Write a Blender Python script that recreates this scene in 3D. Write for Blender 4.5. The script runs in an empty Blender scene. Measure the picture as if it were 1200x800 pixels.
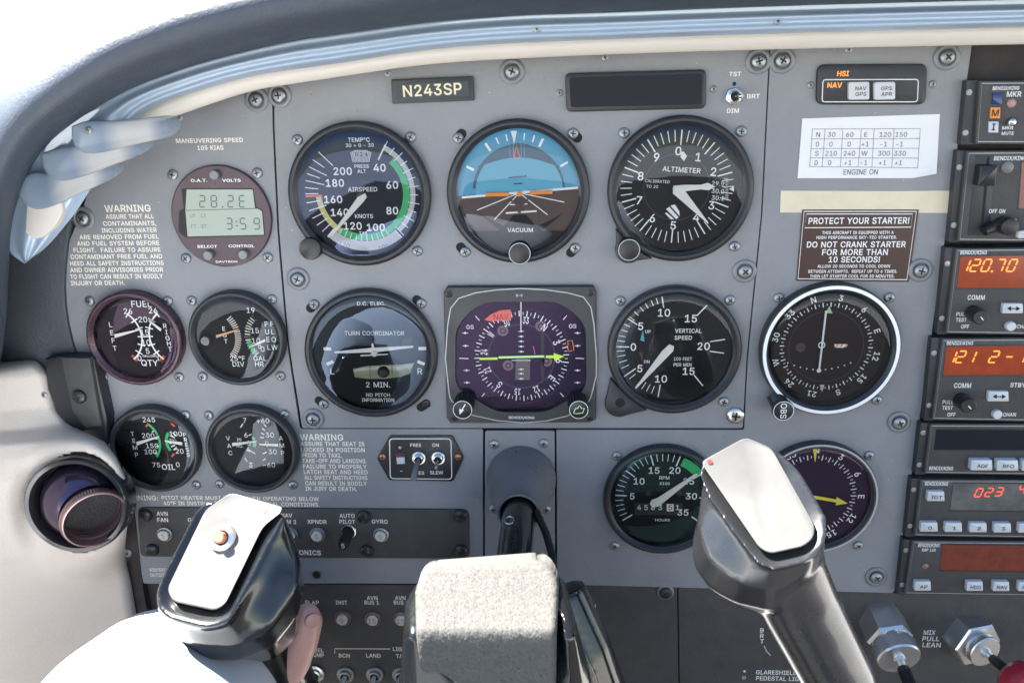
# letter outlines (units of 1/500 em): advance | contours
GLYPHS = {
'rA': (240, '8,0 101,254 138,254 231,0 198,0 172,71 68,71 43,0;78,99 119.5,218 162,99'),
'rB': (228, '30,0 30,254 121,254 145,252 164,245 180,235 190,221 197,205 199,187 197,170 190,155 178,143 164,132 182,123 192,114 201,102 207,86 209,68 207,50 200,33 189,20 172,9 151,2 123,0;62,29 122,29 148,31 165,40 175,53 178,68 176,81 171,92 163,102 153,109 140,114 124,115 62,115;62,143 119,143 132,144 144,148 154,155 162,163 166,174 168,186 165,202 156,214 141,223 120,226 62,226'),
'rC': (255, '134,-3 103,1 75,12 52,32 35,58 24,90 20,127 24,165 35,197 52,223 75,242 103,254 134,258 152,256 170,252 186,245 201,236 214,224 224,209 232,193 236,174 204,174 200,186 195,197 187,206 179,214 169,220 158,224 146,227 134,228 111,225 92,216 75,202 62,182 54,157 52,127 54,97 63,72 75,53 92,38 112,29 134,26 146,27 158,30 169,34 179,40 187,48 195,57 200,68 204,80 236,80 232,62 224,45 214,31 201,19 187,9 170,2 153,-2'),
'rD': (251, '109,0 48,0 48,29 107,29 136,31 159,40 177,55 189,75 197,99 200,128 197,156 190,180 177,200 160,214 138,223 110,226 47,226 47,254 113,254 147,251 176,239 200,221 217,196 227,164 231,128 227,91 217,59 199,34 175,15 145,4;62,254 62,0 30,0 30,254'),
'rE': (209, '30,0 30,254 186,254 186,226 62,226 62,143 178,143 178,114 62,114 62,29 188,29 188,0'),
'rF': (205, '30,0 30,254 185,254 185,226 62,226 62,139 173,139 173,111 62,111 62,0'),
'rG': (260, '134,-3 102,1 75,13 52,32 35,58 24,90 20,127 24,165 35,197 52,223 74,242 102,254 132,258 152,256 170,252 187,245 202,235 214,222 225,208 232,192 237,174 204,174 199,186 194,197 186,206 178,213 168,220 158,224 146,227 133,228 111,225 92,216 75,202 62,182 54,157 52,127 54,97 63,72 75,53 92,38 112,29 134,26 155,29 172,36 187,47 198,62 205,80 206,100 141,100 141,128 239,128 239,100 236,71 225,45 209,25 188,9 163,0'),
'rH': (258, '30,0 30,254 62,254 62,144 196,144 196,254 228,254 228,0 196,0 196,116 62,116 62,0'),
'rI': (150, '16,0 16,29 59,29 59,226 16,226 16,254 135,254 135,226 91,226 91,29 135,29 135,0'),
'rJ': (198, '93,-3 62,2 38,16 22,40 17,73 17,86 49,86 49,73 52,52 61,37 75,28 93,25 110,28 124,37 133,52 136,73 136,254 168,254 168,73 163,40 147,16 123,2'),
'rK': (233, '52,73 52,108 106,172 182,254 224,254 116,138;30,0 30,254 62,254 62,167 62,112 62,97 62,0;186,0 94,130 114,155 224,0'),
'rL': (196, '30,0 30,254 62,254 62,29 181,29 181,0'),
'rM': (314, '30,0 30,254 76,254 157,50 238,254 284,254 284,0 252,0 252,205 170,0 144,0 61,205 61,0'),
'rN': (262, '30,0 30,254 66,254 199,55 199,254 232,254 232,0 196,0 62,199 62,0'),
'rO': (267, '133,-3 103,1 75,12 52,32 35,58 24,90 20,127 24,165 35,197 52,223 75,242 103,254 133,258 164,254 192,242 215,223 232,197 243,165 247,127 243,90 232,58 215,32 192,12 164,1;133,26 155,29 175,38 191,52 204,72 212,97 215,127 212,157 204,182 191,202 175,216 155,225 133,228 112,225 92,216 75,202 63,182 54,157 52,127 54,97 63,72 75,52 92,38 112,29'),
'rP': (222, '30,0 30,254 118,254 144,252 166,244 183,231 195,215 202,195 204,174 202,152 195,133 183,116 166,104 144,96 118,93 62,93 62,0;62,121 116,121 134,123 149,128 159,136 167,147 171,160 172,174 171,188 167,201 159,211 148,219 134,224 116,226 62,226'),
'rQ': (267, '123,80 156,80 185,42 192,32 234,-24 200,-24;133,-3 103,1 75,12 52,32 35,58 24,90 20,127 24,165 35,197 52,223 75,242 103,254 133,258 164,254 192,242 215,223 232,197 243,165 247,127 243,90 232,58 215,32 192,12 164,1;133,26 155,29 175,38 191,52 204,72 212,97 215,127 212,157 204,182 191,202 175,216 155,225 133,228 112,225 92,216 75,202 63,182 54,157 52,127 54,97 63,72 75,52 92,38 112,29'),
'rR': (224, '30,0 30,254 118,254 145,252 167,244 183,232 195,217 202,198 205,176 202,154 195,136 183,120 166,109 145,101 118,99 62,99 62,0;62,128 117,128 135,129 149,133 160,141 167,150 171,162 173,176 171,190 167,202 159,212 149,220 134,224 116,226 62,226;177,0 115,115 151,115 214,0'),
'rS': (223, '112,-4 86,-2 64,5 46,15 32,30 23,48 19,68 52,68 55,55 62,44 71,35 83,29 97,26 112,25 128,26 143,30 155,37 165,46 171,57 173,70 171,81 166,89 158,96 148,102 136,107 122,111 92,120 64,130 43,145 30,163 26,186 29,206 37,224 51,238 69,249 90,256 114,258 137,256 158,249 175,238 189,224 197,208 200,189 169,189 163,206 151,219 134,227 112,229 97,228 84,224 73,218 64,209 59,199 58,188 60,176 65,167 74,160 85,154 96,150 106,147 132,140 144,136 156,132 168,126 179,119 189,110 197,99 202,85 204,69 201,50 193,32 180,17 162,5 139,-2'),
'rT': (224, '16,226 16,254 208,254 208,226 128,226 128,0 96,0 96,226'),
'rU': (259, '129,-4 101,-1 77,8 57,22 42,40 33,62 30,87 30,254 62,254 62,89 64,72 70,57 80,44 94,34 110,28 129,26 149,28 165,34 179,44 188,57 194,72 196,89 196,254 229,254 229,87 226,62 216,40 201,22 182,8 157,-1'),
'rV': (240, '102,0 8,254 42,254 120.5,33 197,254 231,254 139,0'),
'rW': (343, '78,0 8,254 41,254 98,40 153,254 190,254 247,40 302,254 335,254 265,0 228,0 171.5,218 115,0'),
'rX': (237, '9,0 101,130 15,254 52,254 119,157 187,254 223,254 137,130 228,0 191,0 119,104 46,0'),
'rY': (236, '102,0 102,104 8,254 46,254 118,133 191,254 228,254 134,104 134,0'),
'rZ': (219, '21,0 21,24 158,226 20,226 20,254 198,254 198,230 62,29 200,29 200,0'),
'r0': (227, '113,-3 87,0 65,12 47,31 34,57 27,89 24,127 27,165 35,197 48,223 65,242 87,254 113,258 139,254 161,242 179,223 192,197 200,165 203,127 200,89 192,57 179,31 162,12 140,0;113,25 131,28 145,37 157,52 165,72 170,97 172,127 170,157 165,182 157,203 145,218 131,227 113,230 96,227 82,218 70,203 62,182 56,157 55,127 56,97 62,72 70,52 82,37 96,28'),
'r1': (227, '38,0 38,27 195,27 195,0;138,254 138,0 106,0 106,224 43,179 43,213 99,254'),
'r2': (227, '32,0 32,24 117,114 130,129 141,141 149,153 155,163 159,174 160,186 159,198 154,209 146,218 137,224 125,228 112,230 98,228 86,224 77,216 69,207 65,195 64,181 33,181 35,202 43,221 55,237 72,248 91,255 112,258 134,255 153,248 169,237 181,223 188,205 191,186 189,172 185,159 179,145 168,129 153,111 133,90 76,30 195,28 195,0'),
'r3': (227, '109,-3 87,-1 66,5 49,15 35,29 26,46 22,66 55,66 57,54 63,44 72,35 83,30 95,26 109,25 124,26 138,30 149,37 157,46 163,58 165,72 163,86 158,98 150,109 137,117 121,122 101,124 78,124 78,150 144,224 35,226 35,254 186,254 186,230 106,139 132,144 154,138 172,127 185,111 194,93 196,72 194,51 185,33 172,18 154,6 133,-1'),
'r4': (227, '20,53 20,79 123,254 155,254 54,83 207,81 207,53;141,0 141,159 171,159 171,0'),
'r5': (227, '111,-3 89,-1 70,6 54,16 41,30 33,47 30,65 61,65 64,54 69,44 77,36 87,30 98,26 111,25 125,27 138,32 149,41 157,52 162,66 164,81 162,97 157,111 148,122 137,131 124,137 109,138 96,137 84,134 73,129 64,123 34,126 48,254 183,254 183,226 75,226 67,151 77,157 89,162 101,166 115,167 131,165 147,160 161,153 172,143 182,130 189,116 194,99 195,82 193,58 184,38 171,21 154,8 134,-1'),
'r6': (227, '113,-3 91,-1 71,7 55,20 42,37 34,58 32,81 34,100 40,119 51,142 69,170 126,254 161,254 91,151 107,156 117,157 139,155 158,147 173,136 185,120 192,101 194,79 192,56 184,36 171,20 155,7 135,-1;113,24 127,26 139,31 149,40 157,51 162,64 164,79 162,94 157,107 149,118 139,126 127,131 113,133 99,131 87,126 77,118 69,107 64,94 62,79 64,64 69,51 77,40 87,31 99,26'),
'r7': (227, '48,0 162,224 31,226 31,254 195,254 195,224 82,0'),
'r8': (227, '113,-3 89,-1 68,6 50,17 37,31 29,48 26,68 28,83 33,98 42,113 66,132 45,152 38,171 35,190 38,209 45,225 57,239 73,249 92,256 113,258 134,256 153,249 169,239 181,225 188,209 191,190 188,171 181,152 160,132 184,113 194,98 199,83 200,68 198,48 189,31 176,17 158,6 137,-1;113,25 129,26 142,30 153,37 161,46 167,57 168,69 167,83 161,94 153,104 141,111 128,116 113,118 98,116 85,111 73,104 65,94 59,83 58,69 59,57 64,46 73,37 84,30 97,26;113,145 126,146 137,150 146,157 154,165 158,176 160,188 158,200 154,210 147,218 138,225 126,229 113,230 100,229 89,225 79,218 72,210 68,200 66,188 68,176 72,165 79,157 89,150 100,146'),
'r9': (227, '113,258 135,255 155,247 171,234 184,217 192,197 194,173 192,155 186,135 175,112 158,84 100,0 65,0 135,105 119,98 109,97 87,100 69,107 53,119 41,134 34,154 32,176 34,198 42,218 55,235 71,247 91,255;113,230 99,228 87,223 77,215 69,204 64,191 63,176 64,161 69,148 77,137 87,129 99,123 113,122 127,123 139,129 149,137 157,147 162,160 164,175 162,190 157,204 150,215 139,223 127,228'),
'r.': (94, '48,-2 39,-1 31,4 26,12 25,20 26,29 31,37 39,42 48,43 56,42 64,37 69,29 71,20 69,12 64,4 56,-1'),
'r,': (94, '19,-60 34,36 68,36 42,-60'),
'r:': (94, '48,-2 39,-1 31,4 26,12 25,20 26,29 31,37 39,42 48,43 56,42 64,37 69,29 71,20 69,12 64,4 56,-1;48,135 39,137 31,142 26,149 25,158 26,167 31,174 39,179 48,181 56,179 64,174 69,167 71,158 69,149 64,142 56,137'),
'r!': (98, '34,80 32,254 66,254 64,80;49,-2 40,-1 33,4 28,12 26,20 28,29 33,37 40,42 49,43 58,42 65,37 70,29 72,20 70,12 65,4 58,-1'),
'r-': (227, '168,122 168,94 57,94 57,122'),
'r+': (227, '99,17 99,182 128,182 128,17;31,86 31,113 195,113 195,86'),
'r/': (125, '117,266 36,-38 7,-38 89,266'),
'r°': (158, '79,142 64,143 50,149 39,158 29,170 23,184 22,199 23,214 29,228 39,240 50,249 64,254 79,256 94,254 108,249 120,240 129,228 134,214 136,199 134,184 129,170 120,158 108,149 94,143;79,167 88,168 95,171 102,176 107,183 110,190 111,199 110,207 107,215 102,221 95,226 88,230 79,231 71,230 63,226 57,221 52,215 48,207 47,199 48,190 52,183 57,176 63,171 71,168'),
}
import bpy, bmesh, math, random
from mathutils import Vector, Matrix, noise
random.seed(7)
S = bpy.context.scene
COL = S.collection
# ---------------------------------------------------------------- camera model (mm; panel plane is y = 0, viewer at -y)
FPX, CX0, CY0, DIST = 990.0, 600.0, 400.0, 490.0
TH, PS, RO = math.radians(17.0), math.radians(3.4), math.radians(0.8)
fw = Vector((-math.sin(PS)*math.cos(TH), math.cos(PS)*math.cos(TH), -math.sin(TH)))
r0 = Vector((math.cos(PS), math.sin(PS), 0)); u0 = r0.cross(fw)
rt = r0*math.cos(RO) - u0*math.sin(RO); up = rt.cross(fw)
def P(px, py, h=0.0):
    d = fw + rt*((px-CX0)/FPX) + up*(-(py-CY0)/FPX)
    t = (DIST-h)/d.y
    return (d.x*t, d.z*t)
def P3(px, py, h=0.0):
    x, z = P(px, py, h); return (x, z, h)
def sc(px, py, h=0.0):      # mm per picture pixel near a point
    a = P(px-5, py, h); b = P(px+5, py, h)
    return math.hypot(a[0]-b[0], a[1]-b[1])/10
def scv(px, py, h=0.0):
    a = P(px, py-5, h); b = P(px, py+5, h)
    return math.hypot(a[0]-b[0], a[1]-b[1])/10
def crop(s, ox, oy): return lambda x, y: (ox+x/s, oy+y/s)
# ---------------------------------------------------------------- materials
MATS = {}
def mat(name, col, rough=.45, metal=0, bump=0, bscale=400, var=0, spec=.5, coat=0, emit=None, estr=0, trans=0, sheen=0, vscale=30, ior=None, rvar=0, sss=0):
    if name in MATS: return MATS[name]
    m = bpy.data.materials.new(name); m.use_nodes = True
    nt = m.node_tree; b = nt.nodes['Principled BSDF']
    b.inputs['Base Color'].default_value = (*col, 1)
    b.inputs['Roughness'].default_value = rough; b.inputs['Metallic'].default_value = metal
    b.inputs['Specular IOR Level'].default_value = spec
    b.inputs['Coat Weight'].default_value = coat; b.inputs['Coat Roughness'].default_value = .08
    b.inputs['Transmission Weight'].default_value = trans
    b.inputs['Sheen Weight'].default_value = sheen
    if sss:
        b.inputs['Subsurface Weight'].default_value = sss; b.inputs['Subsurface Radius'].default_value = (.008,.003,.0015); b.inputs['Subsurface Scale'].default_value = 1
    if ior: b.inputs['IOR'].default_value = ior
    if emit:
        b.inputs['Emission Color'].default_value = (*emit, 1); b.inputs['Emission Strength'].default_value = estr
    if bump or var or rvar:
        tc = nt.nodes.new('ShaderNodeTexCoord')
        geo = nt.nodes.new('ShaderNodeNewGeometry')
    if bump:
        n = nt.nodes.new('ShaderNodeTexNoise'); n.inputs['Scale'].default_value = bscale; n.inputs['Detail'].default_value = 3
        nt.links.new(geo.outputs['Position'], n.inputs['Vector'])
        bp = nt.nodes.new('ShaderNodeBump'); bp.inputs['Strength'].default_value = bump; bp.inputs['Distance'].default_value = .0006
        nt.links.new(n.outputs['Fac'], bp.inputs['Height']); nt.links.new(bp.outputs['Normal'], b.inputs['Normal'])
    if var:
        n = nt.nodes.new('ShaderNodeTexNoise'); n.inputs['Scale'].default_value = vscale; n.inputs['Detail'].default_value = 6; n.inputs['Roughness'].default_value = .65
        nt.links.new(geo.outputs['Position'], n.inputs['Vector'])
        r = nt.nodes.new('ShaderNodeMapRange'); r.inputs['From Min'].default_value = .3; r.inputs['From Max'].default_value = .7
        r.inputs['To Min'].default_value = 1-var; r.inputs['To Max'].default_value = 1+var
        nt.links.new(n.outputs['Fac'], r.inputs['Value'])
        mx = nt.nodes.new('ShaderNodeVectorMath'); mx.operation = 'SCALE'; mx.inputs[0].default_value = col
        nt.links.new(r.outputs['Result'], mx.inputs['Scale']); nt.links.new(mx.outputs['Vector'], b.inputs['Base Color'])
    if rvar:
        n = nt.nodes.new('ShaderNodeTexNoise'); n.inputs['Scale'].default_value = 45; n.inputs['Detail'].default_value = 8; n.inputs['Roughness'].default_value = .7
        nt.links.new(geo.outputs['Position'], n.inputs['Vector'])
        r = nt.nodes.new('ShaderNodeMapRange'); r.inputs['From Min'].default_value = .35; r.inputs['From Max'].default_value = .65
        r.inputs['To Min'].default_value = max(.02, rough-rvar); r.inputs['To Max'].default_value = rough+rvar
        nt.links.new(n.outputs['Fac'], r.inputs['Value']); nt.links.new(r.outputs['Result'], b.inputs['Roughness'])
    MATS[name] = m; return m
def glass(name, tint=(1,1,1), rough=.02, ior=1.5, trans=(1,1,1)):
    m = bpy.data.materials.new(name); m.use_nodes = True; nt = m.node_tree
    nt.nodes.remove(nt.nodes['Principled BSDF'])
    o = nt.nodes['Material Output']
    t = nt.nodes.new('ShaderNodeBsdfTransparent'); t.inputs['Color'].default_value = (*trans, 1)
    g = nt.nodes.new('ShaderNodeBsdfGlossy'); g.inputs['Roughness'].default_value = rough; g.inputs['Color'].default_value = (*tint, 1)
    f = nt.nodes.new('ShaderNodeFresnel'); f.inputs['IOR'].default_value = ior
    mx = nt.nodes.new('ShaderNodeMixShader')
    nt.links.new(f.outputs[0], mx.inputs[0]); nt.links.new(t.outputs[0], mx.inputs[1]); nt.links.new(g.outputs[0], mx.inputs[2])
    nt.links.new(mx.outputs[0], o.inputs['Surface'])
    MATS[name] = m; return m
PANEL = mat('panel grey paint', (.226,.231,.243), .42, bump=.3, bscale=900, var=.09, vscale=22, rvar=.1)
_nt = PANEL.node_tree; _p = _nt.nodes['Principled BSDF']; _g = [n for n in _nt.nodes if n.type == 'NEW_GEOMETRY'][0]; _src = _p.inputs['Base Color'].links[0].from_socket
def speck(nt, src, scale, lo, hi, colr, amt):
    n = nt.nodes.new('ShaderNodeTexNoise'); n.inputs['Scale'].default_value = scale; n.inputs['Detail'].default_value = 2; nt.links.new(_g.outputs['Position'], n.inputs['Vector'])
    r = nt.nodes.new('ShaderNodeMapRange'); r.inputs['From Min'].default_value = lo; r.inputs['From Max'].default_value = hi; r.inputs['To Max'].default_value = amt; nt.links.new(n.outputs['Fac'], r.inputs['Value'])
    m = nt.nodes.new('ShaderNodeMix'); m.data_type = 'RGBA'; nt.links.new(r.outputs['Result'], m.inputs['Factor']); nt.links.new(src, m.inputs['A']); m.inputs['B'].default_value = (*colr, 1); return m.outputs['Result']
_s = speck(_nt, _src, 520, .70, .76, (.5,.5,.48), .6); _s = speck(_nt, _s, 310, .735, .77, (.05,.05,.05), .6); _nt.links.new(_s, _p.inputs['Base Color'])
EDGE = mat('panel edge', (.03,.03,.032), .6)
BLACKP = mat('black textured paint', (.05,.0485,.048), .5, bump=.6, bscale=1400, var=.2, vscale=60)
BEZ = mat('black bezel enamel', (.021,.022,.025), .38, bump=.25, bscale=1500, rvar=.1, spec=.5)
BEZG = mat('dark bezel satin', (.03,.032,.035), .42, rvar=.1)
BEZP = mat('bezel with purple reflection tint', (.10,.06,.075), .28, metal=.5, rvar=.08)  # purple of a reflection put into the bezel's base colour
DIAL = mat('dial black', (.009,.009,.010), .6, spec=.15)
DIALB = mat('dial brown black', (.018,.011,.010), .6, spec=.15)
DIALV = mat('dial violet black', (.016,.009,.03), .6, spec=.15)
WHITE = mat('dial white paint', (.88,.88,.86), .6)
CREAM = mat('cream lettering ink', (.86,.80,.68), .6)
LETW = mat('white lettering ink', (.74,.74,.72), .6)
BLK = mat('black ink', (.015,.015,.015), .6)
GREEN = mat('green paint', (.03,.48,.13), .6)
YEL = mat('yellow paint', (.62,.58,.22), .6)
RED = mat('red orange paint', (.85,.12,.04), .6)
ORANGE = mat('orange paint', (.9,.27,.02), .6)
SILV = mat('silver dial card', (.5,.51,.5), .5)
SKYB = mat('attitude sky blue', (.06,.31,.48), .6)
SKYL = mat('attitude light blue', (.10,.40,.56), .6)
SKYD = mat('attitude recess shade blue', (.02,.09,.15), .6)  # shade of the recess around the ball, painted into the dial
BRN = mat('attitude brown', (.065,.034,.027), .6)
LIME = mat('faintly glowing lime paint', (.55,.8,.05), .5, emit=(.5,.8,.05), estr=.05)  # paint also emits slightly, brightness put into the material
YELN = mat('yellow needle paint', (.8,.72,.05), .5)
NEEDLE = mat('needle off white', (.82,.80,.73), .5)
SCREW = mat('screw grey steel', (.30,.31,.32), .42, metal=.75, rvar=.12)
SCREWB = mat('screw bright steel', (.62,.6,.57), .25, metal=1)
SCREWC = mat('screw copper', (.45,.22,.13), .4, metal=.9)
SCREWK = mat('screw black', (.02,.02,.02), .35, rvar=.1)
SLOT = mat('screw slot shadow', (.008,.008,.008), .8)
WASH = mat('washer grey', (.20,.21,.22), .45, metal=.3, rvar=.1)
CHROME = mat('nickel hardware', (.55,.56,.55), .22, metal=1, rvar=.08)
ALU = mat('brushed aluminium', (.72,.72,.71), .36, metal=1, rvar=.06, bump=.04, bscale=600)
KNOB = mat('knob black plastic', (.014,.014,.015), .35, rvar=.08)
LCD = mat('liquid crystal grey green', (.34,.39,.33), .3)
LCDD = mat('liquid crystal digits', (.10,.12,.12), .5)
BTN = mat('key white plastic', (.55,.57,.58), .35)
BRKB = mat('breaker cream button', (.58,.55,.47), .45)
RDISP = mat('red display filter', (.13,.02,.007), .12, emit=(.9,.13,.02), estr=.03, var=.3, vscale=120)
RSEG = mat('lit orange segments', (.9,.3,.05), .5, emit=(1,.24,.03), estr=.22)
RSEG2 = mat('lit red segments', (.9,.1,.03), .5, emit=(1,.06,.03), estr=.3)
RDIM = mat('red brown display filter', (.11,.022,.012), .15, emit=(.6,.08,.03), estr=.01, var=.3, vscale=150)
DDISP = mat('dark display glass', (.014,.017,.023), .25, spec=.12)
PAPER = mat('white paper', (.74,.74,.73), .7, bump=.1, bscale=80, var=.02)
INK = mat('grey printer ink', (.13,.13,.14), .7)
TAPE = mat('masking tape', (.66,.58,.42), .6, bump=.4, bscale=250, var=.06, vscale=70)
PLBR = mat('brown placard', (.045,.016,.012), .3)
HSIL = mat('silver outline', (.42,.43,.43), .4, metal=.3)
LEATH = mat('dark blue grey leatherette', (.045,.058,.078), .5, bump=.45, bscale=650, rvar=.06)
SIDE = mat('dark side moulding', (.04,.048,.058), .55, bump=.6, bscale=500, rvar=.1)
CLEAR = mat('clear blue plastic', (.40,.50,.62), .16, spec=.7, trans=.2, coat=.8, rvar=.05, ior=1.35)
CREAMP = mat('cream plastic', (.60,.55,.48), .4, var=.03)
BEIGE = mat('beige moulded plastic', (.58,.51,.44), .5, bump=.35, bscale=700, var=.04, vscale=15)
VENTP = mat('chrome with purple reflection tint', (.10,.075,.12), .16, metal=.8)  # purple reflection in the chrome put into its base colour
VENTR = mat('copper knurl ring', (.50,.34,.33), .28, metal=.9)
YOKE = mat('glossy black grip plastic', (.008,.009,.010), .2, coat=.5, rvar=.07)
YOKM = mat('black crackle metal', (.018,.0185,.02), .29, coat=.5, rvar=.06, spec=.8)
PLATE = mat('worn silver white plate', (.15,.147,.14), .5, rvar=.1, var=.12, vscale=25, spec=.4, bump=.1, bscale=200)
FUZZ = mat('grey hook pile', (.12,.117,.11), .95, bump=.5, bscale=900, var=.15, vscale=500, spec=.1)
SKIN = mat('skin', (.74,.42,.35), .48, bump=.25, bscale=500, var=.06, vscale=90, sss=.25)
NAIL = mat('fingernail', (.66,.36,.30), .25)
CLOTH = mat('white sleeve cloth', (.72,.74,.78), .9, bump=.3, bscale=1200)
REDK = mat('dark red knob plastic', (.30,.012,.03), .3)
PINKB = mat('salmon rubber button', (.55,.20,.13), .5)
LENS = glass('clear gauge lens', (.8,.88,1), .0, 1.42)
LENSB = glass('blue coated gauge lens', (.55,.72,1), .0, 1.58)
LENSA = glass('pale blue coated gauge lens', (.5,.62,1), .0, 1.55)
LENST = glass('teal coated gauge lens', (.35,.85,.95), .0, 1.4)
LENSP = glass('purple coated gauge lens', (.85,.6,.9), .0, 1.37)
LENSV = glass('violet coated gauge lens', (.8,.55,1), .0, 1.3)
FLOORM = mat('dark floor for lens reflections', (.04,.036,.034), .9)  # dark surface added out of view for the gauge glass to reflect
GROUND = mat('pale concrete apron', (.48,.47,.45), .8, var=.1, vscale=.3)
DARK = mat('dark cavity', (.026,.021,.022), .7, bump=.5, bscale=300, var=.3, vscale=80)
# ---------------------------------------------------------------- mesh builder
TCACHE = {}
from mathutils.geometry import tessellate_polygon
def pip(p, poly):
    c = False; n = len(poly)
    for i in range(n):
        (x0, y0), (x1, y1) = poly[i-1], poly[i]
        if (y0 > p[1]) != (y1 > p[1]) and p[0] < (x1-x0)*(p[1]-y0)/(y1-y0)+x0: c = not c
    return c
def area(q): return sum(q[i-1][0]*q[i][1]-q[i][0]*q[i-1][1] for i in range(len(q)))/2
def glyph(ch, d):
    k = (ch, d)
    if k not in TCACHE:
        adv, enc = GLYPHS['r'+ch]; C_ = [[(float(p.split(',')[0])/500, float(p.split(',')[1])/500) for p in q.split()] for q in enc.split(';')]
        par = [[j for j, o in enumerate(C_) if j != i and all(pip(p, o) for p in q)] for i, q in enumerate(C_)]
        def off(q, hole):
            if (area(q) > 0) == hole: q = q[::-1]
            return inset(q, -d)
        vs = []; fs = []; lay = 0
        for i, q in enumerate(C_):
            if len(par[i]) % 2: continue
            loops = [off(q, False)]+[off(C_[j], True) for j in range(len(C_)) if par[j] == [i] or (len(par[j]) % 2 and i in par[j])]
            fl = [v for l in loops for v in l]; n = len(vs); vs += [(x, y, lay) for x, y in fl]
            for t in tessellate_polygon([[Vector((x, y, 0)) for x, y in l] for l in loops]):
                (ax, ay), (bx, by), (cx, cy) = (fl[i_] for i_ in t); ar = (bx-ax)*(cy-ay)-(cx-ax)*(by-ay)
                if abs(ar) > 1e-9: fs.append(tuple(n+i_ for i_ in (t if ar > 0 else (t[0], t[2], t[1]))))
            lay += 1
        TCACHE[k] = (adv/500+d*1.4, vs, fs)
    return TCACHE[k]
def text_geo(s, bold):
    d = round(bold*.62, 4); x = 0; vs = []; fs = []
    for ch in s.upper():
        if ch == ' ': x += .26; continue
        adv, v, f = glyph(ch, d); n = len(vs); vs += [(p[0]+x, p[1], p[2]) for p in v]; fs += [tuple(n+i for i in t) for t in f]; x += adv
    return vs, fs
def cap(bold):
    vs, _ = text_geo('H', bold); ys = [v[1] for v in vs]; return min(ys), max(ys)
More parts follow.
